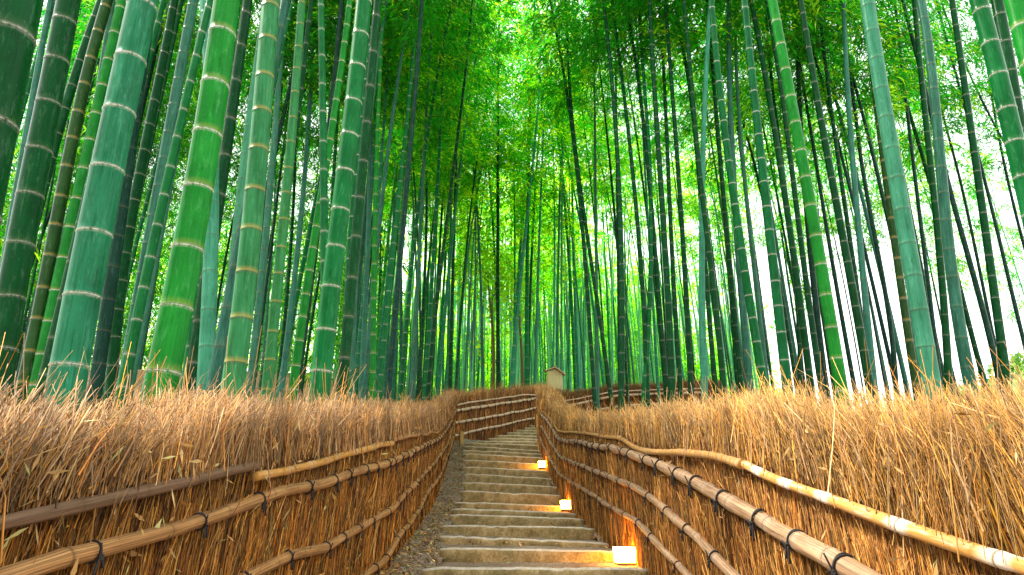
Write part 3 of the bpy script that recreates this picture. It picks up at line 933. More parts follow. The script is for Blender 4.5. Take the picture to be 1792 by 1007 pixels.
# --- left and right fences along the steps
def side_fence(side):
    a, b_ = (LA, LB) if side < 0 else (RA, RB)
    nrm = Vector((1, -b_, 0)).normalized() if side < 0 else Vector((-1, b_, 0)).normalized()
    nrm = (nrm.x, nrm.y)
    along = Vector((b_, 1, 0)).normalized(); along = (along.x, along.y)
    curve = lambda u: (a + b_ * u, u)
    if side < 0:
        top_px = [(-60, 722), (0, 718), (100, 710), (160, 716), (230, 726), (290, 716), (360, 704), (450, 708), (560, 713), (640, 713), (700, 716), (750, 713), (772, 705), (785, 692), (795, 686)]
        A_px = [(0, 917), (200, 873), (447, 822), (600, 798), (700, 770), (767, 755), (784, 734), (796, 712)]
        y0, y1 = 0.50, 15.0
        bz = np.interp
    else:
        top_px = [(1880, 688), (1792, 690), (1700, 692), (1600, 697), (1500, 700), (1420, 697), (1330, 695), (1240, 702), (1180, 710), (1130, 720), (1060, 727), (1010, 727), (985, 715), (966, 693), (950, 678), (944, 674)]
        A_px = [(1792, 996), (1574, 920), (1425, 863), (1300, 811), (1192, 796), (1087, 770), (977, 754), (946, 715)]
        y0, y1 = 0.65, 14.3
    ty, tz = px_interp(top_px, a, b_)
    my, mz = px_interp(A_px, a, b_)
    top = lambda u: np.interp(u, ty, tz)
    mid = lambda u: np.interp(u, my, mz)
    gy_ = np.concatenate([[0.3], SY]); gz_ = np.concatenate([[SZL[0] - 0.55], SZL if side < 0 else SZR])
    bot = lambda u: np.interp(u, gy_, gz_) - 0.06
    def u_w(n, rg):                                       # more, thinner twigs where the fence is near
        return y0 * (y1 / y0) ** (rg.random(n) ** 0.92)
    rad = lambda y: 0.00078 + 0.00034 * y
    if side < 0:
        root = thing('brush_fence', (a + b_ * 4.0, 4.0, float(bot(4.0))), 'dark brown brushwood fence beside the gravel verge, tied with a long pole in two pieces', 'fence', 'brushwood fences lining the path')
    else:
        root = thing('brush_fence', (a + b_ * 4.0, 4.0, float(bot(4.0))), 'golden brushwood fence along the step ends, with small lit lamps at its foot', 'fence', 'brushwood fences lining the path')
    part('packed_core', fence_core(curve, top, bot, nrm, np.linspace(y0 - 0.05, y1, 60)), root)
    lean = (0.26, 0.05) if side < 0 else (0.28, 0.06)
    part('brushwood', fence_brush(curve, top, bot, mid, nrm, along, 50000, 46000, 520, PAL_L_LOW if side < 0 else PAL_R_LOW, PAL_L_TOP if side < 0 else PAL_R_TOP, 11 if side < 0 else 12, rad, lean, u_w), root)
    def rail(pts_px, r0, r1, mt, seed, ties=0.0, gap=0.45, internode=0.26, rp=None):
        off = (r0 + r1) / 2 + (0.02 if ties else 0.028)
        aa = a + (off if side < 0 else -off)
        pts = [on_line(px, py, aa, b_) for (px, py) in pts_px]
        if pts[0].y > pts[-1].y: pts = pts[::-1]
        if max(q[1] for q in pts_px) > 1000 or pts[0].y < 1.6 and side > 0 or pts[0].y < 1.2:  # runs on past the picture edge
            d = (pts[0] - pts[1]).normalized()
            pts = [pts[0] + d * 0.6] + pts
        me, base, s = rail_mesh([tuple(p) for p in pts], r0, r1, mt, seed, internode, rp=rp)
        o = part('rail', me, root)
        if ties:
            add_ties(o, base, s, r0, r1, nrm, gap, seed + 50, start=ties, rp=rp)
        return o
    if side < 0:
        r = rail([(0, 917), (45, 906), (110, 893), (225, 867), (316, 849), (400, 826), (447, 815)], 0.0095, 0.013, M_RAIL_GREY, 1, internode=0.24)
        r['label'] = 'weathered grey-brown pole piece'
        r = rail([(444.5, 833), (494, 825), (536, 815), (599, 798), (655, 782), (685, 775.5)], 0.0125, 0.018, M_RAIL_GOLD, 2, internode=0.22)
        r['label'] = 'yellow tan pole piece'
        rail([(685, 770), (726, 763), (759, 756), (767, 757), (784, 735), (795, 712)], 0.016, 0.014, M_RAIL_TAN, 3)
        rail([(0, 1006), (27, 997), (101, 973), (203, 953), (257, 937), (341, 915), (388, 900), (439, 885), (480, 871), (557, 848), (616, 829), (653, 817), (686, 808), (712, 796), (737.5, 783), (768, 768), (784, 748), (796, 720)], 0.018, 0.020, M_RAIL_TAN, 4, 0.75, 0.40, 0.30, ([0.9, 1.1, 2.3, 4.8, 9], [0.0135, 0.0145, 0.019, 0.026, 0.029]))
        rail([(455, 1004), (505, 976), (543, 962), (604, 938), (645, 914), (681, 893), (708, 866), (742, 830), (764, 805), (782, 780), (793, 743)], 0.018, 0.022, M_RAIL_TAN, 5, 0.35, 0.44, 0.3, ([2.0, 2.5, 7, 10], [0.017, 0.0185, 0.024, 0.026]))
        rail([(640, 1007), (670, 983), (697, 938), (731, 897), (749, 861), (771, 830), (785, 793), (793, 765)], 0.022, 0.024, M_RAIL_TAN, 6, 0.3, 0.46, 0.3)
    else:
        r = rail([(1792, 994), (1712, 969), (1574, 920), (1486, 886.5), (1425, 863), (1374, 843), (1337, 827), (1302, 811)], 0.019, 0.0175, M_RAIL_WHITE, 7, internode=0.30)
        r['label'] = 'yellow pole with bold white nodes'
        rail([(1304, 812), (1259.5, 802), (1192, 795), (1136, 787), (1112, 780), (1087, 769), (1073, 766), (1037, 759), (1001.5, 757), (977, 753.5), (967.5, 737), (946, 715)], 0.020, 0.012, M_RAIL_GOLD, 8, internode=0.12)
        rail([(1506, 1005), (1462, 978), (1408, 952), (1361, 930), (1337, 913.5), (1293, 890), (1253, 866), (1226, 851), (1192, 831), (1152, 811), (1123, 800), (1091, 790), (1053, 782), (1007, 773), (978, 769), (966, 747), (948, 725)], 0.033, 0.028, M_RAIL_PALE, 9, 0.2, 0.40, 0.3)
        rail([(1280, 1005), (1243, 966), (1219, 940), (1192, 918), (1154, 884), (1106.5, 850), (1052.5, 829), (1005, 810), (981, 799), (966, 777), (948, 746)], 0.025, 0.024, M_RAIL_PALE, 10, 0.2, 0.42, 0.3)
        rail([(1200, 1005), (1174, 978), (1140, 941), (1113, 911), (1066, 886), (1022, 856), (992, 839), (978, 829), (961, 799), (944, 765)], 0.0225, 0.02, M_RAIL_PALE, 11, 0.2, 0.44, 0.3)
side_fence(-1)
side_fence(1)

# --- the fences beyond the bend: legs given by two plan points
def leg_fence(p, q, top_px, A_px, base_px, rails, label, seed, pal, n_low, n_top, strings=()):
    p, q = Vector(p), Vector(q)
    d = (q - p); Ltot = d.length; d = d / Ltot
    nrm = Vector((d.y, -d.x))
    if nrm.y > 0: nrm = -nrm
    curve = lambda u: (p.x + d.x * u, p.y + d.y * u)
    def hit(px, py, off=0.0):
        r_ = ray(px, py)
        # plane through p + nrm*off, normal nrm
        o = Vector((p.x + nrm.x * off, p.y + nrm.y * off))
        t = (o.x * nrm.x + o.y * nrm.y) / (r_.x * nrm.x + r_.y * nrm.y)
        P = CAM + r_ * t
        return P, (P.x - p.x) * d.x + (P.y - p.y) * d.y
    def interp(pts):
        hs = sorted([(hit(*c)[1], hit(*c)[0].z) for c in pts])
        us = np.array([h[0] for h in hs]); zs = np.array([h[1] for h in hs])
        return lambda u: np.interp(u, us, zs)
    top, mid, bot = interp(top_px), interp(A_px), interp(base_px)
    root = thing('brush_fence', (*curve(Ltot / 2), float(bot(Ltot / 2))), label, 'fence', 'brushwood fences lining the path')
    part('packed_core', fence_core(lambda u: curve(u), top, bot, (nrm.x, nrm.y), np.linspace(0, Ltot, 30), 0.2), root)
    part('brushwood', fence_brush(lambda u: curve(u), top, bot, mid, (nrm.x, nrm.y), (d.x, d.y), n_low, n_top, 200, pal, pal * 1.15, seed, lambda y: 0.0045 + 0 * y, (0.0, 0.12), lambda n, rg: rg.random(n) * Ltot), root)
    for k, (pts, r, tied) in enumerate(rails):
        P = [hit(px, py, r + 0.012)[0] for (px, py) in pts]
        me, base, s = rail_mesh([tuple(v) for v in P], r, r, M_RAIL_PINK, seed + k, 0.3, 8, 0.006)
        o = part('rail', me, root)
        if tied:
            add_ties(o, base, s, r, r, (nrm.x, nrm.y), 0.42, seed + k + 60)
    for px in strings:
        a0 = hit(px, 700, 0.035)[1]
        x, y = curve(a0)
        z1, z0 = float(mid(a0)) + 0.05, float(bot(a0)) + 0.05
        g_ = Geo(); g_.tube([(x + nrm.x * 0.03, y + nrm.y * 0.03, z0), (x + nrm.x * 0.035, y + nrm.y * 0.035, (z0 + z1) / 2), (x + nrm.x * 0.03, y + nrm.y * 0.03, z1)], 0.008, 5)
        part('binding_cord', g_.mesh('binding_cord', M_ROPE), root)
leg_fence((-1.42, 14.75), (0.82, 20.5),
          [(796, 687), (849, 681), (880, 679), (909, 677), (945, 674)], [(797, 711), (849, 702), (921, 692), (945, 692)], [(790, 782), (815, 773), (877, 761), (929, 744), (948, 741)],
          [([(797.5, 710), (823.5, 704), (849, 701), (893, 695), (921, 691), (942, 692)], 0.022, False), ([(797, 719), (869, 708), (943, 697)], 0.036, True),
           ([(796, 740), (869, 728), (945, 713)], 0.034, True), ([(794, 763), (869, 746), (944, 730)], 0.032, True)],
          'brown brushwood fence closing the top of the steps, with four white rails', 21, PAL_F, 6500, 4500, (849, 893, 928, 822, 912))
leg_fence((0.80, 20.55), (6.9, 21.3),
          [(940, 674), (960, 680), (1000, 681), (1034, 679), (1076, 673), (1190, 664), (1240, 662)], [(940, 706), (970, 704), (1008, 699), (1034, 693), (1076, 685), (1100, 684), (1240, 680)], [(940, 742), (1240, 735)],
          [([(950, 707), (970, 704), (1008, 699), (1034, 693), (1076, 685), (1100, 684), (1190, 681), (1230, 680)], 0.024, False), ([(950, 719), (975, 715), (1034, 702), (1077, 693), (1150, 690), (1230, 688)], 0.04, True),
           ([(960, 736), (1006, 727), (1034, 720), (1078, 712), (1150, 707), (1230, 703)], 0.04, True)],
          'shaded brushwood fence with pale rails, seen between the bamboo past the bend', 31, PAL_F * 0.65, 6500, 5500)  # scaled-down palette puts the shade into the twig colour

# ------------------------------------------------------------------ step lamps
def step_lamp(px, py_bot, Y, w, h, label):
    p = at(px, py_bot, Y)
    root = thing('step_lamp', p, label, 'lamp', 'lamps at the ends of the steps')
    g_ = Geo(); g_.box((0, 0, 0.016), (w * 0.92, w * 0.92, 0.032))
    o = link('lamp_base', g_.mesh('lamp_base', M_LAMPWOOD), root); bevel(o, 0.004)
    g_ = Geo()
    t = 0.46
    zb, zt = 0.033, 0.033 + h
    V = [(-w*t, -w*t, zb), (w*t, -w*t, zb), (w*t, w*t, zb), (-w*t, w*t, zb), (-w/2, -w/2, zt), (w/2, -w/2, zt), (w/2, w/2, zt), (-w/2, w/2, zt)]
    g_.add(V, [[0,3,2,1],[4,5,6,7],[0,1,5,4],[1,2,6,5],[2,3,7,6],[3,0,4,7]])
    o = link('lamp_shade', g_.mesh('lamp_shade', M_SHADE), root); bevel(o, 0.006, 3)
    root.rotation_euler = (0, 0, math.radians(4))
step_lamp(1094, 993, 5.22, 0.145, 0.105, 'largest glowing cube lamp, nearest the bottom of the steps')
step_lamp(990.5, 896, 8.92, 0.130, 0.105, 'glowing cube lamp halfway up the steps, second in size')
step_lamp(948.5, 822, 12.12, 0.122, 0.112, 'smallest and highest glowing cube lamp on the steps')

# ------------------------------------------------------------------ wooden stakes and the roofed board
def stake(px, py0, py1, Y, w, label):
    p, q = at(px, py0, Y), at(px, py1, Y)
    g_ = Geo()
    h = q.z - p.z + 0.2
    g_.box((0, 0, h / 2), (w, w, h), Matrix.Rotation(0.3, 3, 'Z'))
    g_.box((0, 0, h + 0.006), (w * 0.8, w * 0.8, 0.012), Matrix.Rotation(0.3, 3, 'Z'))
    o = link('wooden_stake', g_.mesh('wooden_stake', M_STAKE), loc=p - Vector((0, 0, 0.2)))
    bevel(o, 0.008)
    tag(o, label, 'stake', 'wooden stakes at the foot of the far fence')
stake(807, 778, 756, 14.3, 0.085, 'thick yellowish wooden stake where the gravel verge meets the far fence')
stake(939.5, 742, 727, 18.9, 0.095, 'short yellowish wooden stake at the top corner of the steps')

def notice_board():
    Y = 22.3
    p = at(971.5, 690, Y)
    zg = float(ground_z(p.x, Y))
    root = thing('notice_board', (p.x, Y, zg), 'pale wooden notice board with a small gabled roof above the far fence', 'notice board')
    root.rotation_euler = (0, 0, math.radians(10))
    z_e = at(971, 653, Y).z - zg
    z_b = at(971, 688, Y).z - zg
    apex = at(972, 645.5, Y).z - zg
    W = 27 / F_PX * Y / 0.97
    g_ = Geo()
    # pentagonal board
    y0, y1 = -0.03, 0.03
    P = [(-W/2, z_b - 0.25), (W/2, z_b - 0.25), (W/2, z_e - 0.03), (0, apex - 0.03), (-W/2, z_e + 0.02)]
    V = [(x, y0, z) for x, z in P] + [(x, y1, z) for x, z in P]
    g_.add(V); n = 5
    g_.Q.append(np.array([[k, (k + 1) % n, n + (k + 1) % n, n + k] for k in range(n)]))
    g_.T.append(np.array([[0, 4, 3], [0, 3, 2], [0, 2, 1], [5, 8, 9], [5, 7, 8], [5, 6, 7]]))
    o = link('board', g_.mesh('board', M_BOARD), root); bevel(o, 0.006)
    hw = 18.5 / F_PX * Y
    for s in (-1, 1):
        g_ = Geo()
        ez = (z_e + 0.05) if s < 0 else (z_e - 0.06)
        a, b_ = Vector((0, 0, apex + 0.03)), Vector((s * hw, 0, ez))
        dvec = (b_ - a); L = dvec.length
        rot = Vector((1, 0, 0)).rotation_difference(dvec.normalized()).to_matrix()
        g_.box((a + b_) / 2, (L + 0.02, 0.26, 0.035), rot)
        o = link('roof_panel', g_.mesh('roof_panel', M_ROOFWOOD), root); bevel(o, 0.005)
    g_ = Geo(); g_.box((0, 0, apex + 0.062), (0.07, 0.30, 0.04)); o = link('ridge_cap', g_.mesh('ridge_cap', M_ROOFWOOD), root); bevel(o, 0.006)
    for s in (-1, 1):
        g_ = Geo(); g_.box((s * W * 0.40, 0.062, (z_e) / 2 - 0.05), (0.06, 0.06, z_e)); o = link('post', g_.mesh('post', M_BOARD), root); bevel(o, 0.006)
notice_board()

# ------------------------------------------------------------------ bamboo
def culm_mesh(P, r0, r1, inter, sides, d, name='culm', grow=1.0):
    """P: axis polyline (bottom to top). inter: internode length at the bottom"""
    P = np.asarray(P, dtype=float)
    s = np.concatenate([[0], np.cumsum(np.linalg.norm(np.diff(P, axis=0), axis=1))])
    tot = s[-1]
    S, Rm, NW, NK, NB = [0.0], [1.0], [0.0], [0.0], [0.0]
    pos_ = inter * 0.6
    k = 0
    while pos_ < tot - d * 5:
        for (o, rr, w, kk, bb) in ((-3.2, 0.99, 0.0, 0, 0), (-1.1, 0.995, 0.35, 0, 0), (-0.55, 1.045, 0.95, 0, 0), (0.0, 1.035, 0.2, 1.0, 0.2), (0.5, 1.025, 0.25, 0.15, 1.0), (1.0, 1.0, 0.0, 0, 1.0), (6.0, 0.985, 0, 0, 0)):
            if S[-1] < pos_ + o * d < tot:
                S.append(pos_ + o * d); Rm.append(rr); NW.append(w); NK.append(kk); NB.append(bb)
        k += 1
        pos_ += inter * (1 + 0.035 * min(k, 14) * grow) * (0.94 + 0.12 * ((k * 0.618) % 1))
    S.append(tot); Rm.append(0.97); NW.append(0); NK.append(0); NB.append(0)
    S = np.array(S)
    C = np.stack([np.interp(S, s, P[:, i]) for i in range(3)], 1)
    R = np.array(Rm) * np.interp(S, [0, tot], [r0, r1])
    V, Q, T, a = tube(C, R, sides)
    nn = len(S)
    ref = max(r0, 0.02)
    cc = np.stack([np.repeat(np.cos(a)[None], nn, 0), np.repeat(np.sin(a)[None], nn, 0), np.repeat(S[:, None] / (ref * 6.0), sides, 1)], -1).reshape(-1, 3)
    cc = np.vstack([cc, cc[:1], cc[-1:]])
    rep = lambda q: np.concatenate([np.repeat(np.array(q, dtype=float), sides), [q[0], q[-1]]])
    return mesh_np(name, V, [Q, T], M_CULM, {'cc': ('FLOAT_VECTOR', cc), 'nw': ('FLOAT', rep(NW)), 'nk': ('FLOAT', rep(NK)), 'nb': ('FLOAT', rep(NB))}, smooth=True)

def leaf_cloud(rg, n_sprays, z0, z1, rad, leaf, per, yellow=0.25, gap=0.0):
    """drooping sprays of narrow leaves round a culm; returns V, Q, C"""
    h = z0 + (z1 - z0) * rg.random(n_sprays) ** 0.85
    u = (h - z0) / (z1 - z0)
    # branches: a limited set of azimuths/heights so that the crown has clumps and gaps
    nb = max(8, n_sprays // 16)
    bi = rg.integers(0, nb, n_sprays)
    bh = np.sort(rg.random(nb)); baz = rg.uniform(0, 2 * math.pi, nb)
    bl = rad * (0.55 + 0.6 * rg.random(nb)) * (0.55 + 0.45 * np.sin(np.pi * np.clip(bh * 0.85 + 0.1, 0, 1)))
    t = rg.random(n_sprays) ** 0.7
    zc = z0 + (z1 - z0) * bh[bi] + t * bl[bi] * 0.55 - (t ** 2) * bl[bi] * 0.75 + rg.normal(0, 0.13, n_sprays)
    az = baz[bi] + rg.normal(0, 0.30, n_sprays) * (1 - 0.4 * t)
    r = bl[bi] * t + 0.08
    C0 = np.stack([np.cos(az) * r, np.sin(az) * r, zc], 1)
    n = n_sprays * per
    C0 = np.repeat(C0, per, 0)
    aa = np.repeat(az, per) + rg.normal(0, 1.0, n)
    dn = rg.normal(-0.45, 0.45, n)
    D = np.stack([np.cos(aa), np.sin(aa), dn], 1)
    D /= np.linalg.norm(D, axis=1)[:, None]
    P = C0 + rg.normal(0, 0.055, (n, 3)) * (leaf / 0.12) + D * 0.02
    L = leaf * rg.uniform(0.6, 1.3, n)
    W = L * rg.uniform(0.075, 0.12, n)
    S = np.cross(D, np.array([0, 0, 1.0]) + rg.normal(0, 0.55, (n, 3)))
    S /= np.linalg.norm(S, axis=1)[:, None] + 1e-9
    droop = np.array([0, 0, -0.22]) * L[:, None]
    V = np.stack([P, P + D * (L * 0.35)[:, None] + S * W[:, None], P + D * L[:, None] + droop, P + D * (L * 0.35)[:, None] - S * W[:, None]], 1).reshape(-1, 3)
    Q = np.arange(n * 4).reshape(-1, 4)
    g1 = np.array([0.005, 0.125, 0.008]); g2 = np.array([0.022, 0.28, 0.012]); y = np.array([0.22, 0.37, 0.010])
    m_ = rg.random(n)[:, None]
    c = g1 * (1 - m_) + g2 * m_
    isy = np.repeat(rg.random(n_sprays) < yellow, per)[:, None]
    c = np.where(isy, y * (0.6 + 0.5 * m_) + g2 * 0.3, c)
    C = np.repeat(np.concatenate([c, np.ones((n, 1))], 1), 4, 0)
    return V, Q, C, bh, baz, bl

def foliage_mesh(seed, n_sprays, z0, z1, rad, leaf, per, yellow):
    rg = np.random.default_rng(seed)
    V, Q, C, bh, baz, bl = leaf_cloud(rg, n_sprays, z0, z1, rad, leaf, per, yellow)
    g_ = Geo()
    for k in range(len(bh)):
        t = np.linspace(0, 1, 4)
        zz = z0 + (z1 - z0) * bh[k] + t * bl[k] * 0.55 - t ** 2 * bl[k] * 0.75
        P = np.stack([np.cos(baz[k]) * t * bl[k], np.sin(baz[k]) * t * bl[k], zz], 1)
        g_.tube(P, np.linspace(0.009, 0.003, 4), 3, False)
    Vb = np.vstack(g_.V); Qb = np.vstack(g_.Q)
    Cb = np.tile(np.array([0.07, 0.10, 0.03, 1.0]), (len(Vb), 1))
    V2 = np.vstack([V, Vb]); Q2 = np.vstack([Q, Qb + len(V)])
    return mesh_np('foliage', V2, Q2, M_LEAF, {'col': ('FLOAT_COLOR', np.vstack([C, Cb]))})

FOL_NEAR = [foliage_mesh(200 + k, 900, 5.2, 14.0, 1.7, 0.13, 8, 0.12) for k in range(4)]
FOL_MID = [foliage_mesh(300 + k, 700, 4.8, 14.0, 1.8, 0.17, 7, 0.20) for k in range(5)]
FOL_FAR = [foliage_mesh(400 + k, 215, 4.0, 13.5, 1.9, 0.24, 6, 0.42) for k in range(4)]

TONES = {  # colour, wax, stain, white node
    'emerald': ((0.0025, 0.092, 0.022), 0.34, 0.20, 0.9),
    'deep':    ((0.0008, 0.038, 0.008), 0.28, 0.20, 0.42),
    'blue':    ((0.007, 0.105, 0.048), 0.54, 0.18, 0.8),
    'pale':    ((0.022, 0.135, 0.070), 0.60, 0.20, 0.10),
    'grey':    ((0.016, 0.078, 0.050), 0.56, 0.22, 0.08),
    'bright':  ((0.006, 0.140, 0.013), 0.35, 0.28, 0.9),
    'mottled': ((0.014, 0.115, 0.026), 0.58, 0.40, 0.1),
    'brown':   ((0.014, 0.052, 0.011), 0.32, 0.38, 0.3),
    'slate':   ((0.004, 0.028, 0.018), 0.38, 0.20, 0.1),
}
def paint(o, tone, rg=None, j=0.0):
    c, wax, stain, wn_ = TONES[tone]
    f = 1.0 + (rg.uniform(-j, j) if rg is not None else 0)
    h = rg.uniform(-0.10, 0.10) if rg is not None else 0
    o.color = (c[0] * f * (1 + h), c[1] * f, c[2] * f * (1 - h), 1)
    o['wax'] = wax + (rg.uniform(-0.06, 0.06) if rg is not None else 0)
    o['stain'] = stain
    o['whitenode'] = wn_

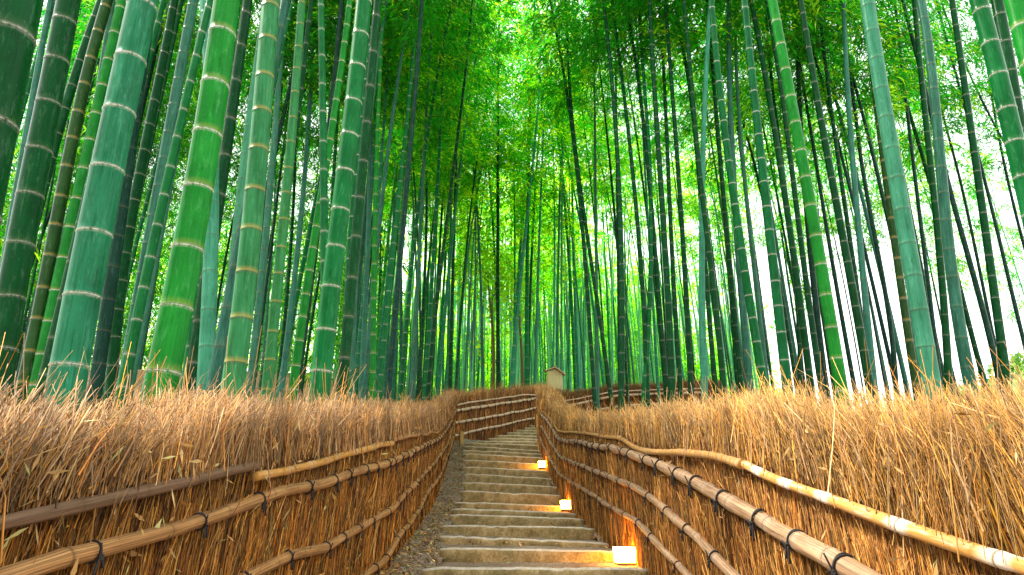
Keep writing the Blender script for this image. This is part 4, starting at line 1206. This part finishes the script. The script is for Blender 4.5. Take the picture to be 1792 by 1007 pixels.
# measured culms: tone, width in px, label, points of the axis from the top of the picture down
HEROES = [
 ('deep', 100, 'very thick dark bamboo culm cut off by the upper corner over the dark fence', [(28, 0), (-8, 170), (-45, 340), (-120, 690)]),
 ('grey', 15, 'slim grey-green culm squeezed between the two thick dark culms at the edge', [(89, 0), (60, 150), (36, 300), (-14, 600)]),
 ('deep', 48, 'thick dark bamboo with pale rings, second thick culm from the dark edge corner', [(120, 0), (81, 203), (62, 304), (48, 350), (25, 495), (-8, 690)]),
 ('emerald', 12, 'thin green culm crossing low behind the thick dark bamboo at the edge', [(78, 60), (44, 169), (10, 304), (-24, 440)]),
 ('deep', 21, 'dark leaning culm with fine pale rings, just behind the second thick dark bamboo', [(178, 0), (137, 118), (116, 180), (100, 240), (60, 390), (10, 600)]),
 ('brown', 24, 'brownish stained culm leaning behind the brush, only brown one among the thick culms', [(185, 20), (160, 84), (115, 320), (109, 345), (72, 509), (40, 690)]),
 ('grey', 15, 'slim grey culm half hidden by the bright green one before the big blue-green bamboo', [(197, 0), (184, 85), (160, 240), (130, 420)]),
 ('bright', 24, 'bright green culm hugging the side of the big pale blue-green bamboo', [(214, 0), (194, 95), (173, 182), (152, 267), (135, 354), (116, 441), (94, 534), (73, 627), (62, 690)]),
 ('blue', 62, 'biggest whole culm, pale blue-green with white rings, close behind the dark fence', [(251, 0), (219, 145), (198, 253), (176, 357), (154, 465), (135, 570), (115, 680)]),
 ('slate', 24, 'dark slate culm in the shade beside the biggest blue-green bamboo', [(244, 150), (215, 340), (196, 500), (176, 620), (165, 690)]),
 ('deep', 21, 'dark green culm with sharp white rings, between the big blue-green and grey culms', [(306, 0), (290, 78), (269, 186), (247, 297), (226, 404), (210, 509), (195, 690)]),
 ('emerald', 9, 'thin green culm running beside the dark white-ringed culm', [(325, 20), (304, 162), (287, 236), (260, 334), (233, 451), (206, 570), (189, 654)]),
 ('grey', 23, 'grey-blue culm with dark rings, straight neighbour of the bright yellow-green bamboo', [(339, 0), (319, 105), (297, 223), (286, 284), (277, 347), (252, 468), (232, 583), (216, 680)]),
 ('grey', 12, 'thin grey culm between the grey-blue bamboo and the bright yellow-green one', [(341, 101), (321, 203), (297, 324), (294, 357), (267, 485), (236, 644)]),
 ('pale', 28, 'pale grey upright culm hiding behind the bright yellow-green bamboo', [(360, 0), (366, 120), (372, 300), (368, 475), (365, 540), (360, 640), (357, 700)]),
 ('bright', 57, 'thick bright yellow-green bamboo with stained white rings', [(397, 0), (383, 105), (366, 216), (349, 324), (328, 435), (309, 543), (287, 644), (275, 705)]),
 ('mottled', 40, 'thick mottled culm, half green half chalky, with brown rusty rings', [(475, 0), (468, 68), (463, 149), (457, 230), (447, 311), (441, 384), (433, 462), (427, 536), (417, 607), (405, 690)]),
 ('pale', 22, 'chalky pale culm peeping out along the mottled bamboo', [(446, 150), (432, 260), (422, 340), (405, 505), (386, 660), (380, 700)]),
 ('mottled', 21, 'slim mottled grey culm with a dry vine stem clinging to it', [(528, 0), (521, 118), (514, 182), (509, 243), (505, 307), (498, 367), (493, 428), (487, 489), (474, 610), (467, 690)]),
 ('bright', 17, 'slim bright green culm leaning away just before the thick white-ringed bamboo', [(612, 0), (591, 162), (572, 277), (555, 390), (537, 502), (530, 556), (522, 607), (512, 690)]),
 ('emerald', 37, 'thick emerald bamboo with bold white rings, nearest to the middle over the dark fence', [(637, 0), (630, 71), (622, 149), (613, 226), (603, 304), (578, 519), (570, 588), (562, 654), (558, 700)]),
 ('emerald', 16, 'green culm half behind the thick white-ringed emerald bamboo', [(659, 0), (639, 182), (630, 243), (622, 307), (615, 370), (613, 482), (608, 573), (606, 690)]),
 ('grey', 11, 'slim grey culm with dark rings, leaning behind the thick emerald bamboo', [(677, 0), (660, 118), (646, 223), (634, 314), (626, 450), (616, 690)]),
 ('emerald', 10, 'slim green culm with white rings, first of the close pair above the fence dip', [(730, 0), (727, 57), (718, 135), (710, 236), (701, 317), (697, 347), (683, 495), (674, 570), (664, 690)]),
 ('slate', 12, 'slim slate-grey culm, second of the close pair above the fence dip', [(739, 0), (733, 67), (727, 135), (725, 220), (715, 287), (710, 340), (697, 485), (690, 560), (680, 690)]),
 ('bright', 11, 'slim straight green culm with many white rings, close by the leaning pair', [(672, 0), (664, 145), (661, 223), (658, 297), (657, 370), (655, 441), (654, 509), (654, 576), (653, 640), (652, 700)]),
 ('grey', 10, 'thin grey culm leaning across behind the many-ringed green one', [(705, 80), (696, 155), (686, 209), (676, 290), (668, 340), (655, 500), (641, 650)]),
 ('grey', 8, 'thin pale grey culm beside the white gap in the grove', [(757, 40), (750, 128), (745, 223), (740, 304), (737, 424), (726, 560), (720, 690)]),
 ('deep', 8, 'thin dark culm curving strongly through the bright leaves over the far corner', [(826, 10), (816, 108), (806, 203), (796, 287), (786, 340), (776, 441), (759, 576), (749, 690)]),
 ('grey', 3.5, 'hair-thin white-grey stem standing in the bright leaves', [(833, 190), (833, 304), (832, 450), (830, 660)]),
 ('grey', 4, 'thin grey stem leaning through the bright leaves', [(870, 186), (855, 240), (843, 287), (820, 450), (800, 680)]),
 ('blue', 8.5, 'slim pale blue-green culm, tall and gently leaning, in the middle of the grove', [(939, 216), (929, 331), (926, 345), (917, 424), (911, 492), (900, 610), (895, 680)]),
 ('deep', 8.5, 'dark green slim culm bowing towards the roofed notice board', [(968, 34), (982, 95), (995, 186), (1005, 270), (1015, 340), (1019, 407), (1025, 475), (1030, 543), (1036, 610), (1040, 700)]),
 ('deep', 8.5, 'dark slim culm bowing across its neighbours, second from the notice board', [(992, 60), (1000, 169), (1010, 287), (1020, 374), (1032, 441), (1046, 526), (1056, 593), (1069, 700)]),
 ('grey', 7, 'thin grey upright culm crossed by the two bowing dark ones', [(1039, 34), (1041, 200), (1042, 338), (1044, 500), (1046, 700)]),
 ('slate', 7, 'thin brown-grey culm standing straight, just past the two bowing culms', [(1076, 0), (1078, 170), (1080, 338), (1083, 500), (1085, 700)]),
 ('deep', 11, 'dark green upright culm in front of the shaded far fence rails', [(1060, 40), (1079, 240), (1085, 340), (1086, 500), (1088, 700)]),
 ('deep', 10, 'dark culm curving outwards by the crossed pair before the shaded far fence', [(1073, 17), (1086, 118), (1100, 236), (1111, 338), (1120, 441), (1128, 576), (1133, 700)]),
 ('emerald', 10, 'green culm crossing its neighbour in an X before the shaded far fence', [(1130, 180), (1137, 340), (1142, 407), (1137, 509), (1131, 627), (1126, 710)]),
 ('deep', 10, 'dark culm, upper arm of the crossing pair before the shaded far fence', [(1100, 34), (1117, 135), (1130, 253), (1137, 338), (1150, 480), (1160, 600), (1168, 700)]),
 ('deep', 13, 'broad dark green culm with pale rings, first broad one past the crossing pair', [(1137, 0), (1144, 135), (1150, 236), (1158, 338), (1162, 407), (1167, 492), (1171, 560), (1177, 700)]),
 ('deep', 10, 'dark slim culm beside the broad dark pale-ringed one', [(1155, 20), (1164, 160), (1169, 300), (1171, 340), (1174, 424), (1181, 510), (1186, 610), (1192, 700)]),
 ('deep', 11, 'dark leaning culm with faint rings just before the pale grey-green upright', [(1164, 0), (1174, 135), (1181, 220), (1190, 340), (1200, 510), (1210, 700)]),
 ('deep', 10, 'thin dark culm hidden partly by the pale grey-green upright culm', [(1192, 68), (1209, 169), (1222, 304), (1232, 440), (1246, 600), (1254, 700)]),
 ('pale', 13, 'pale grey-green upright culm with dark rings, only vertical one over the golden fence', [(1243, 0), (1236, 135), (1231, 236), (1227, 340), (1229, 390), (1229, 485), (1230, 576), (1232, 657), (1233, 700)]),
 ('deep', 10, 'dark culm in the shade just right of the pale vertical culm', [(1240, 40), (1249, 135), (1256, 236), (1266, 338), (1276, 450), (1287, 560), (1299, 700)]),
 ('deep', 12, 'slim dark culm between the pale vertical culm and the white-ringed dark pair', [(1215, 200), (1227, 330), (1239, 424), (1248, 492), (1256, 576), (1268, 700)]),
 ('emerald', 17, 'dark green culm with neat white rings, first of the white-ringed pair', [(1243, 0), (1251, 40), (1261, 172), (1273, 270), (1281, 338), (1287, 360), (1302, 455), (1315, 545), (1322, 588), (1336, 674), (1340, 700)]),
 ('grey', 10, 'slim grey-blue culm between the two white-ringed green culms', [(1287, 0), (1290, 135), (1297, 246), (1305, 347), (1312, 407), (1317, 448), (1324, 488), (1327, 526), (1334, 603), (1345, 700)]),
 ('emerald', 19, 'green culm with evenly spaced white rings, second of the white-ringed pair', [(1302, 0), (1308, 59), (1313, 100), (1318, 143), (1322, 186), (1331, 275), (1336, 322), (1347, 411), (1358, 501), (1363, 544), (1372, 627), (1380, 700)]),
 ('deep', 9, 'thin dark culm right after the second white-ringed green culm', [(1340, 0), (1344, 84), (1354, 169), (1364, 253), (1376, 340), (1388, 441), (1395, 543), (1400, 700)]),
 ('deep', 12, 'dark narrow culm keeping close beside the brightest green bamboo', [(1345, 20), (1357, 84), (1374, 199), (1388, 338), (1400, 406), (1405, 448), (1411, 489), (1422, 571), (1433, 647), (1440, 700)]),
 ('bright', 23, 'brightest jade green bamboo over the golden fence, shiny with a light stripe', [(1351, 0), (1363, 59), (1375, 127), (1388, 194), (1400, 262), (1413, 328), (1424, 396), (1436, 463), (1448, 527), (1458, 593), (1468, 654), (1475, 700)]),
 ('deep', 16, 'dark green ringed culm next after the brightest jade bamboo', [(1401, 3), (1411, 56), (1420, 110), (1428, 163), (1438, 216), (1447, 270), (1457, 322), (1466, 374), (1477, 424), (1486, 477), (1496, 527), (1506, 576), (1513, 625), (1525, 700)]),
 ('deep', 10, 'thin dark culm behind the dark ringed one beyond the jade bamboo', [(1433, 0), (1442, 84), (1455, 192), (1472, 321), (1479, 374), (1489, 421), (1500, 500), (1520, 660)]),
 ('grey', 13, 'grey slim culm with dark rings before the white sky gap', [(1476, 0), (1479, 78), (1486, 189), (1489, 243), (1494, 304), (1498, 353), (1503, 407), (1509, 458), (1512, 509), (1518, 556), (1530, 680)]),
 ('slate', 9, 'thin dark stem in the white sky gap, nearer the grey slim culm', [(1436, 330), (1449, 424), (1462, 492), (1479, 576), (1493, 671)]),
 ('slate', 9.5, 'thin slate stem standing alone in the brightest white sky gap', [(1500, 220), (1516, 340), (1533, 424), (1547, 492), (1555, 543), (1562, 627), (1570, 700)]),
 ('brown', 15, 'olive stained culm with brown rings, half behind the thick pale jade bamboo', [(1512, 0), (1526, 110), (1537, 220), (1550, 310), (1555, 340), (1563, 400), (1575, 505), (1587, 560), (1594, 610), (1605, 690)]),
 ('pale', 31, 'thick pale jade bamboo with dark rings, thickest whole culm over the golden fence', [(1517, 0), (1529, 73), (1544, 165), (1558, 257), (1572, 338), (1590, 435), (1604, 515), (1618, 598), (1630, 674), (1635, 705)]),
 ('slate', 9, 'thin slate stem just past the thick pale jade bamboo', [(1565, 0), (1577, 84), (1587, 203), (1597, 287), (1606, 340), (1617, 441), (1631, 543), (1648, 700)]),
 ('deep', 14, 'very dark culm standing before the thick grey-white bamboo', [(1600, 0), (1611, 118), (1621, 220), (1631, 314), (1634, 340), (1641, 407), (1648, 492), (1653, 543), (1660, 664), (1662, 705)]),
 ('grey', 22, 'thick grey-white culm with dark rings, next past the thick pale jade bamboo', [(1612, 0), (1616, 24), (1624, 81), (1632, 142), (1638, 203), (1644, 262), (1650, 324), (1657, 382), (1661, 441), (1668, 500), (1675, 559), (1685, 613), (1697, 664), (1706, 705)]),
 ('slate', 11, 'leaning slate culm in front of the pale hill', [(1650, 280), (1666, 350), (1688, 424), (1709, 502), (1729, 576), (1746, 661), (1756, 700)]),
 ('deep', 16, 'dark green culm with pale rings before the hill, below the corner trio', [(1664, 0), (1670, 14), (1680, 84), (1688, 149), (1697, 216), (1706, 280), (1715, 345), (1727, 409), (1736, 473), (1742, 534), (1751, 595), (1764, 680)]),
 ('emerald', 36, 'thick leaning green culm, first of the corner trio over the golden fence', [(1712, 0), (1718, 20), (1740, 105), (1762, 190), (1785, 290), (1830, 480), (1870, 650)]),
 ('deep', 26, 'dark culm with white rings in the middle of the corner trio', [(1744, 0), (1755, 47), (1769, 133), (1783, 223), (1810, 390), (1850, 640)]),
 ('bright', 42, 'bright green culm in the very top corner over the golden fence', [(1776, 0), (1800, 95), (1840, 270), (1920, 640)]),
 ('slate', 6, 'thin dark stem leaning hard across the corner leaves', [(1650, 10), (1699, 135), (1739, 220), (1792, 304), (1850, 400)]),
 ('slate', 7, 'slim dark stem rising to the corner trio', [(1729, 128), (1746, 220), (1766, 338), (1792, 424), (1850, 620)]),
 ('slate', 8, 'slim dark stem slanting before the white sky by the hill', [(1700, 230), (1729, 340), (1746, 407), (1766, 492), (1786, 576), (1815, 690)]),
 ('slate', 7, 'slim dark stem slanting close by the leaning slate culm', [(1660, 240), (1687, 340), (1699, 407), (1719, 492), (1732, 560), (1760, 690)]),
]

def bamboo_root(name, loc, label, group):
    return thing(name, loc, label, 'bamboo', group)

hero_xy = []
hrg = np.random.default_rng(77)
for k, (tone, w, label, pts) in enumerate(HEROES):
    dia = 0.125 if w > 55 else 0.115 if w > 20 else 0.10 if w > 12 else 0.09 if w > 6 else 0.07
    xb, yb = pts[-1]
    D = dia * F_PX / w
    rb = ray(xb, min(yb, 700)); kx = rb.x / rb.y
    if kx < 0:
        if kx < -0.06: D = max(D, 0.93 / (-kx - 0.0435)) if -kx > 0.06 else D
        if xb > 780: D = max(D, 20.0)
    else:
        if xb > 1020: D = max(D, 1.42 / (kx + 0.039))
    if 780 < xb < 1000: D = max(D, 20.5 + (xb - 780) * 0.012)
    P = [at(px, py, D) for (px, py) in pts]
    r = w * D / F_PX / 2 * 0.985
    z = np.array([p.z for p in P]); x = np.array([p.x for p in P])
    deg = 2 if len(P) < 6 else 3
    co = np.polyfit(z, x, deg)
    zt, zb = z.max(), z.min()
    xf = lambda q: np.polyval(co, q)
    dxt = (xf(zt) - xf(zt - 0.2 * (zt - zb))) / (0.2 * (zt - zb))
    dxb = (xf(zb + 0.2 * (zt - zb)) - xf(zb)) / (0.2 * (zt - zb))
    gz = float(ground_z(x[-1], D)) - 0.12
    top_z = max(zt + 1.0, gz + (10.0 if D < 6 else 13.5))
    zz = np.linspace(min(gz, zb - 0.05), top_z, 40)
    xx = np.where(zz > zt, xf(zt) + dxt * (zz - zt) * 0.9, np.where(zz < zb, xf(zb) + dxb * (zz - zb), xf(np.clip(zz, zb, zt))))
    axis = np.stack([xx, np.full_like(zz, D), zz], 1)
    base = Vector((float(xx[0]), D, float(zz[0])))
    root = bamboo_root('bamboo', base, label, 'tall bamboo behind the brush fences')
    ratio = 1.9 if w > 30 else 2.3 if w > 12 else 2.7
    me = culm_mesh(axis - np.array(base), r * 1.04, r * (0.80 if D < 6 else 0.5), 2 * r * ratio, 20 if w > 20 else 12 if w > 9 else 8, max(0.0055, 0.0008 * D, r * 0.050), grow=0.5)
    o = link('culm', me, root)
    paint(o, tone, hrg, 0.12)
    if D > 19 and tone != 'deep': o.color = (o.color[0] * 2.2, o.color[1] * 1.6, o.color[2] * 2.0, 1)  # far culms lifted in colour to paint the glow they stand in
    if D > 8: o['whitenode'] = o['whitenode'] * 0.6
    hero_xy.append((float(xx[0]), D))
    if D > 7.5:
        f = link('foliage', FOL_NEAR[k % 4], root)
        lean = (xf(zt) - xf(zb)) / max(zt - zb, 0.1)
        f.rotation_euler = (0, math.atan(lean), 0)
        f.color = (hrg.uniform(0.8, 1.1), hrg.uniform(0.85, 1.1), 0.9, 1) if D < 18 else (hrg.uniform(1.6, 2.6), hrg.uniform(1.2, 1.5), 1, 1)  # distant crowns get a brighter tint that paints backlight into the leaves
        f.location = (0, 0, hrg.uniform(2.6, 3.8))

# the rows behind
def axis_curve(rg, H, bend):
    t = np.linspace(0, 1, 26)
    a = rg.uniform(0, 2 * math.pi)
    d = bend * (0.15 * t + 0.85 * t ** 2.6)
    return np.stack([np.cos(a) * d, np.sin(a) * d, t * H], 1)
crg = np.random.default_rng(9)
CULMS = []
for k in range(7):
    CULMS.append(culm_mesh(axis_curve(crg, 14.0, crg.uniform(0.3, 1.5)), 0.047, 0.018, 0.22 + 0.03 * (k % 3), 8, 0.0085, grow=0.8))

def free(x, y, gap, pts):
    if y < 14.8:
        if LA + LB * y - 0.42 < x < RA + RB * y + 0.42: return False
    elif y < 21.9:
        lx = -1.42 + (y - 14.75) * (2.24 / 5.75)
        if y < 16.6:
            if lx - 0.4 < x < 1.2: return False
        elif x > lx - 0.4: return False
    for (a, b_) in pts:
        if (a - x) ** 2 + (b_ - y) ** 2 < gap * gap: return False
    return True

ZONES = [  # px range at the foot, distance range, how many, label, tones, foliage
 ((-60, 600), (4.2, 9.0), 14, 'slim bamboo among the shaded rows directly behind the thick culms, dark fence side', ['emerald', 'deep', 'slate', 'grey', 'emerald'], 0),
 ((-80, 620), (9.0, 24.0), 46, 'bamboo deep in the dark shaded grove behind the thick culms, dark fence side', ['emerald', 'deep', 'deep', 'slate', 'grey'], 1),
 ((600, 800), (11.0, 34.0), 68, 'slender bamboo in the close ranks above the dip of the dark fence', ['emerald', 'emerald', 'grey', 'blue', 'deep', 'bright'], 1),
 ((790, 1050), (22.0, 42.0), 50, 'slender bamboo in the glowing yellow-green grove behind the far fence', ['blue', 'pale', 'emerald', 'grey', 'blue'], 2),
 ((1040, 1300), (15.0, 36.0), 30, 'slender bamboo in the ranks behind the shaded far fence', ['deep', 'emerald', 'deep', 'blue', 'grey'], 1),
 ((1250, 1480), (9.0, 30.0), 20, 'slim bamboo in the thin ranks behind the white-ringed pair', ['deep', 'slate', 'deep', 'grey'], 1),
 ((820, 1020), (22.0, 26.0), 7, 'tall bamboo arching over the bend behind the far fence', ['emerald', 'blue', 'deep'], 4),
 ((1480, 1850), (10.0, 30.0), 15, 'slim bamboo standing against the white sky before the hill', ['slate', 'deep', 'grey'], 3),
]
GROUPS = ['second row of bamboo on the dark fence side', 'shaded bamboo deep in the grove', 'bamboo ranks above the fence dip', 'bamboo of the glowing grove', 'bamboo ranks behind the shaded fence', 'thin bamboo ranks behind the ringed pair', 'tall bamboo arching over the bend', 'bamboo against the white sky']
placed = list(hero_xy)
prg = np.random.default_rng(21)
def place_bamboo(x, y, tone, fol, label, group, scale, sk):
    z = float(ground_z(x, y)) - 0.1
    root = bamboo_root('bamboo', (x, y, z), label, group)
    root.rotation_euler = (prg.normal(0, 0.02), prg.normal(0, 0.03), prg.uniform(0, 6.28))
    o = link('culm', CULMS[sk % 7], root)
    s = scale
    o.scale = (s * prg.uniform(0.75, 1.25), s * prg.uniform(0.75, 1.25), s)
    o.scale[1] = o.scale[0]
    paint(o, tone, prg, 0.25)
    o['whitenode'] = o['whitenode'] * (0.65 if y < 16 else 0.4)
    if y > 24: o.color = (o.color[0] * 3.0, o.color[1] * 1.9, o.color[2] * 2.4, 1)  # brightened copy of the tone stands in for light at the back
    if fol is not None:
        f = link('foliage', fol, root)
        f.scale = (s, s, s)
        f.rotation_euler = (0, 0, prg.uniform(0, 6.28))
    return root
y_of = lambda o: o.location.y
for zi, ((x0, x1), (d0, d1), n, label, tones, fk) in enumerate(ZONES):
    made, tries = 0, 0
    while made < n and tries < 6000:
        tries += 1
        px = prg.uniform(x0, x1)
        D = d0 + (d1 - d0) * prg.random() ** 0.9
        p = at(px, 690, D)
        if not free(p.x, D, 0.30 if D > 9 else 0.36, placed): continue
        placed.append((p.x, D)); made += 1
        s = prg.uniform(0.88, 1.22) if fk != 4 else prg.uniform(1.4, 1.6)
        if zi == 0: fol = None
        elif fk == 1: fol = (FOL_MID if D < 26 else FOL_FAR)[prg.integers(0, 4)]
        elif fk == 2: fol = FOL_FAR[prg.integers(0, 4)]
        else: fol = FOL_MID[prg.integers(0, 4)]
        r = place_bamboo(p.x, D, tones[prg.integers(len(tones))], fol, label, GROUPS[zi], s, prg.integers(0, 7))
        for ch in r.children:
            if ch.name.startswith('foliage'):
                if zi in (0, 1): ch.color = (0.40, 0.58, 0.7, 1)  # dark tint paints the shade of these rows into the leaves
                elif zi == 3: ch.color = (2.6, 1.65, 1.0, 1)  # bright tint paints the grove's glow into the leaf colour
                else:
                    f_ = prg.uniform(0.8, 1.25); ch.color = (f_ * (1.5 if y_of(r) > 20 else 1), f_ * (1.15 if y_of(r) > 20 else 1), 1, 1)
                if fk == 4: ch.location.z = 1.0; ch.color = (2.0, 1.4, 1.0, 1)  # bend crowns carry painted backlight in their tint
                elif zi >= 5: ch.location.z = 2.5
                elif zi == 1: ch.scale.z *= 0.85; ch.location.z = 2.2 * s
                elif fk == 1: ch.scale.z *= 0.66; ch.location.z = 5.2 * s
                elif fk == 2: ch.scale.z *= 0.74; ch.location.z = 3.9 * s

# farther still: culms and leaves that read as one mass
def far_culms():
    rg = np.random.default_rng(33)
    g_ = {k: [] for k in ('V', 'Q', 'T', 'cc', 'nw', 'nk', 'nb')}
    n0 = 0
    pts = []
    for k in range(960):
        px = rg.uniform(-150, 1330) if k < 300 else rg.uniform(560, 1200) if k < 620 else rg.uniform(760, 1345); D = rg.uniform(32, 62) if k < 900 else rg.uniform(26, 44)
        if D < 32 and px < 1000: D += 8
        p = at(px, 690, D)
        z = float(ground_z(p.x, D))
        H = rg.uniform(10, 14)
        A = axis_curve(rg, H, rg.uniform(0.2, 1.2)) + np.array([p.x, D, z - 0.1])
        V, Q, T, a = tube(A[::4], np.linspace(0.055, 0.02, len(A[::4])), 5, False)
        g_['V'].append(V); g_['Q'].append(Q + n0); n0 += len(V)
        nn = len(A[::4])
        g_['cc'].append(np.stack([np.repeat(np.cos(a)[None], nn, 0), np.repeat(np.sin(a)[None], nn, 0), np.repeat(A[::4, 2:3] * 3 + k, 5, 1)], -1).reshape(-1, 3))
    V = np.vstack(g_['V']); z0 = np.zeros(len(V))
    me = mesh_np('far_bamboo_culms', V, np.vstack(g_['Q']), M_CULM, {'cc': ('FLOAT_VECTOR', np.vstack(g_['cc'])), 'nw': ('FLOAT', z0), 'nk': ('FLOAT', z0), 'nb': ('FLOAT', z0)}, smooth=True)
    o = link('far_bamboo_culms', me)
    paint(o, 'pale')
    o.color = (0.12, 0.42, 0.25, 1)  # brighter than the tone, painting the glow behind the grove
    tag(o, 'mass of distant bamboo stems at the back of the grove', 'bamboo grove', kind='stuff')
far_culms()

def far_leaves():
    rg = np.random.default_rng(34)
    VV, QQ, CC, n0 = [], [], [], 0
    for k in range(1230):
        px = rg.uniform(-150, 1330) if k < 260 else rg.uniform(-260, 660) if k < 480 or k >= 640 else rg.uniform(600, 1330)
        if k >= 860: px = rg.uniform(980, 1350) if k < 990 or k >= 1060 else rg.uniform(-420, 60)
        D = rg.uniform(38, 64) if k < 260 else rg.uniform(24, 44) if k < 480 or 640 <= k < 860 else rg.uniform(16, 28) if 990 <= k < 1060 else rg.uniform(36, 62)
        p = at(px, 690, D)
        z = float(ground_z(p.x, D))
        V, Q, C, *_ = leaf_cloud(rg, 34 if k < 260 else 44, 0.4 if k < 640 or k >= 860 else 4.0, 12.0 if k < 260 else 8.0 if k < 480 else 5.5 if k < 640 else 15.0 if k < 860 else 10.0, 2.3, 0.32 if 260 <= k < 480 or k >= 640 else 0.42, 6, 0.2 if 260 <= k < 480 or k >= 640 and not (860 <= k < 990 or k >= 1060) else 0.75)
        VV.append(V + np.array([p.x, D, z])); QQ.append(Q + n0); n0 += len(V)
        f = rg.uniform(0.8, 1.4)
        C[:, :3] *= np.array([f * 1.5, f * 1.3, 1.0]) if not (260 <= k < 480 or k >= 640) else np.array([f, f, 1.0]) * (1.2 if 860 <= k < 990 or k >= 1060 else 0.55)  # glow painted into the brighter clumps, shade into the darkest ones
        CC.append(C)
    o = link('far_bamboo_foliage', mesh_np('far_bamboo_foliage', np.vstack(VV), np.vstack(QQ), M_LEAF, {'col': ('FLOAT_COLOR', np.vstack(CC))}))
    tag(o, 'hazy yellow-green mass of bamboo leaves at the back of the grove', 'bamboo foliage', kind='stuff')
far_leaves()

# low undergrowth and trees on the far hill
def hill_trees():
    rg = np.random.default_rng(35)
    VV, QQ, CC, n0 = [], [], [], 0
    for k in range(420):
        x = rg.uniform(60, 260); y = rg.uniform(76, 190)
        z = -4 + 52 * math.exp(-((x - 175) / 85) ** 2) * max(0, min(1, (y - 72) / 110)) ** 0.8
        n = 150
        R = rg.uniform(2.0, 4.2)
        q = rg.normal(0, 1, (n, 3)); q /= np.linalg.norm(q, axis=1)[:, None]
        P = q * (R * rg.uniform(0.5, 1.0, (n, 1))) * np.array([1, 1, 0.9]) + np.array([x, y, z + R * 0.8])
        d = rg.normal(0, 1, (n, 3)); d /= np.linalg.norm(d, axis=1)[:, None]
        s = np.cross(d, rg.normal(0, 1, (n, 3))); s /= np.linalg.norm(s, axis=1)[:, None]
        L = rg.uniform(0.5, 1.0, (n, 1))
        V = np.stack([P - d * L, P + s * L * 0.5, P + d * L, P - s * L * 0.5], 1).reshape(-1, 3)
        VV.append(V); QQ.append(np.arange(n * 4).reshape(-1, 4) + n0); n0 += n * 4
        base = np.array([(0.05, 0.14, 0.04), (0.10, 0.20, 0.05), (0.30, 0.22, 0.04), (0.08, 0.18, 0.07)])[rg.choice(4, p=[0.4, 0.3, 0.1, 0.2])]
        c = base * rg.uniform(0.7, 1.3, (n, 1))
        CC.append(np.repeat(np.concatenate([c, np.ones((n, 1))], 1), 4, 0))
    o = link('hillside_woods', mesh_np('hillside_woods', np.vstack(VV), np.vstack(QQ), M_LEAF, {'col': ('FLOAT_COLOR', np.vstack(CC))}))
    tag(o, 'pale wooded hillside seen past the last bamboo', 'woods', kind='stuff')
hill_trees()

# two brown tree trunks standing among the distant bamboo
def tree(px, D, w_px, H, seed, label):
    rg = np.random.default_rng(seed)
    p = at(px, 690, D)
    z = float(ground_z(p.x, D)) - 0.1
    root = thing('tree', (p.x, D, z), label, 'tree', 'trees among the distant bamboo')
    t = np.linspace(0, 1, 14)
    P = np.stack([0.25 * np.sin(t * 4 + seed) * t, 0.1 * t, t * H], 1)
    r = w_px * D / F_PX / 2
    g_ = Geo(); g_.tube(P, r * (1.15 - 0.75 * t), 10)
    for k in range(6):
        h = rg.uniform(0.55, 0.95); a = rg.uniform(0, 6.28); L = rg.uniform(1.2, 2.4)
        s = np.linspace(0, 1, 5)
        b0 = np.array([np.interp(h, t, P[:, i]) for i in range(3)])
        g_.tube(b0 + np.stack([np.cos(a) * L * s, np.sin(a) * L * s, L * 0.7 * s ** 0.8], 1), r * 0.35 * (1 - 0.7 * s), 5)
    link('trunk', g_.mesh('trunk', M_BARK, smooth=True), root)
    n = 2600
    cl = rg.normal(0, 1, (26, 3)) * np.array([1.5, 1.5, 1.3]) + np.array([0, 0, H * 0.95])
    q = cl[rg.integers(0, 26, n)] + rg.normal(0, 0.42, (n, 3))
    d = rg.normal(0, 1, (n, 3)); d /= np.linalg.norm(d, axis=1)[:, None]
    s = np.cross(d, rg.normal(0, 1, (n, 3))); s /= np.linalg.norm(s, axis=1)[:, None]
    L = rg.uniform(0.07, 0.13, (n, 1))
    V = np.stack([q - d * L, q + s * L * 0.5, q + d * L, q - s * L * 0.5], 1).reshape(-1, 3)
    c = np.array([(0.16, 0.36, 0.015), (0.10, 0.30, 0.012), (0.26, 0.38, 0.015)])[rg.integers(0, 3, n)] * rg.uniform(0.7, 1.3, (n, 1))
    f = link('crown', mesh_np('crown', V, np.arange(n * 4).reshape(-1, 4), M_LEAF, {'col': ('FLOAT_COLOR', np.repeat(np.concatenate([c, np.ones((n, 1))], 1), 4, 0))}), root)
tree(861, 26.5, 7, 6.5, 1, 'brown tree trunk standing among the slender bamboo, paler of the two trunks')
tree(914, 29.0, 6, 8.0, 2, 'crooked dark brown tree trunk nearer the roofed notice board')
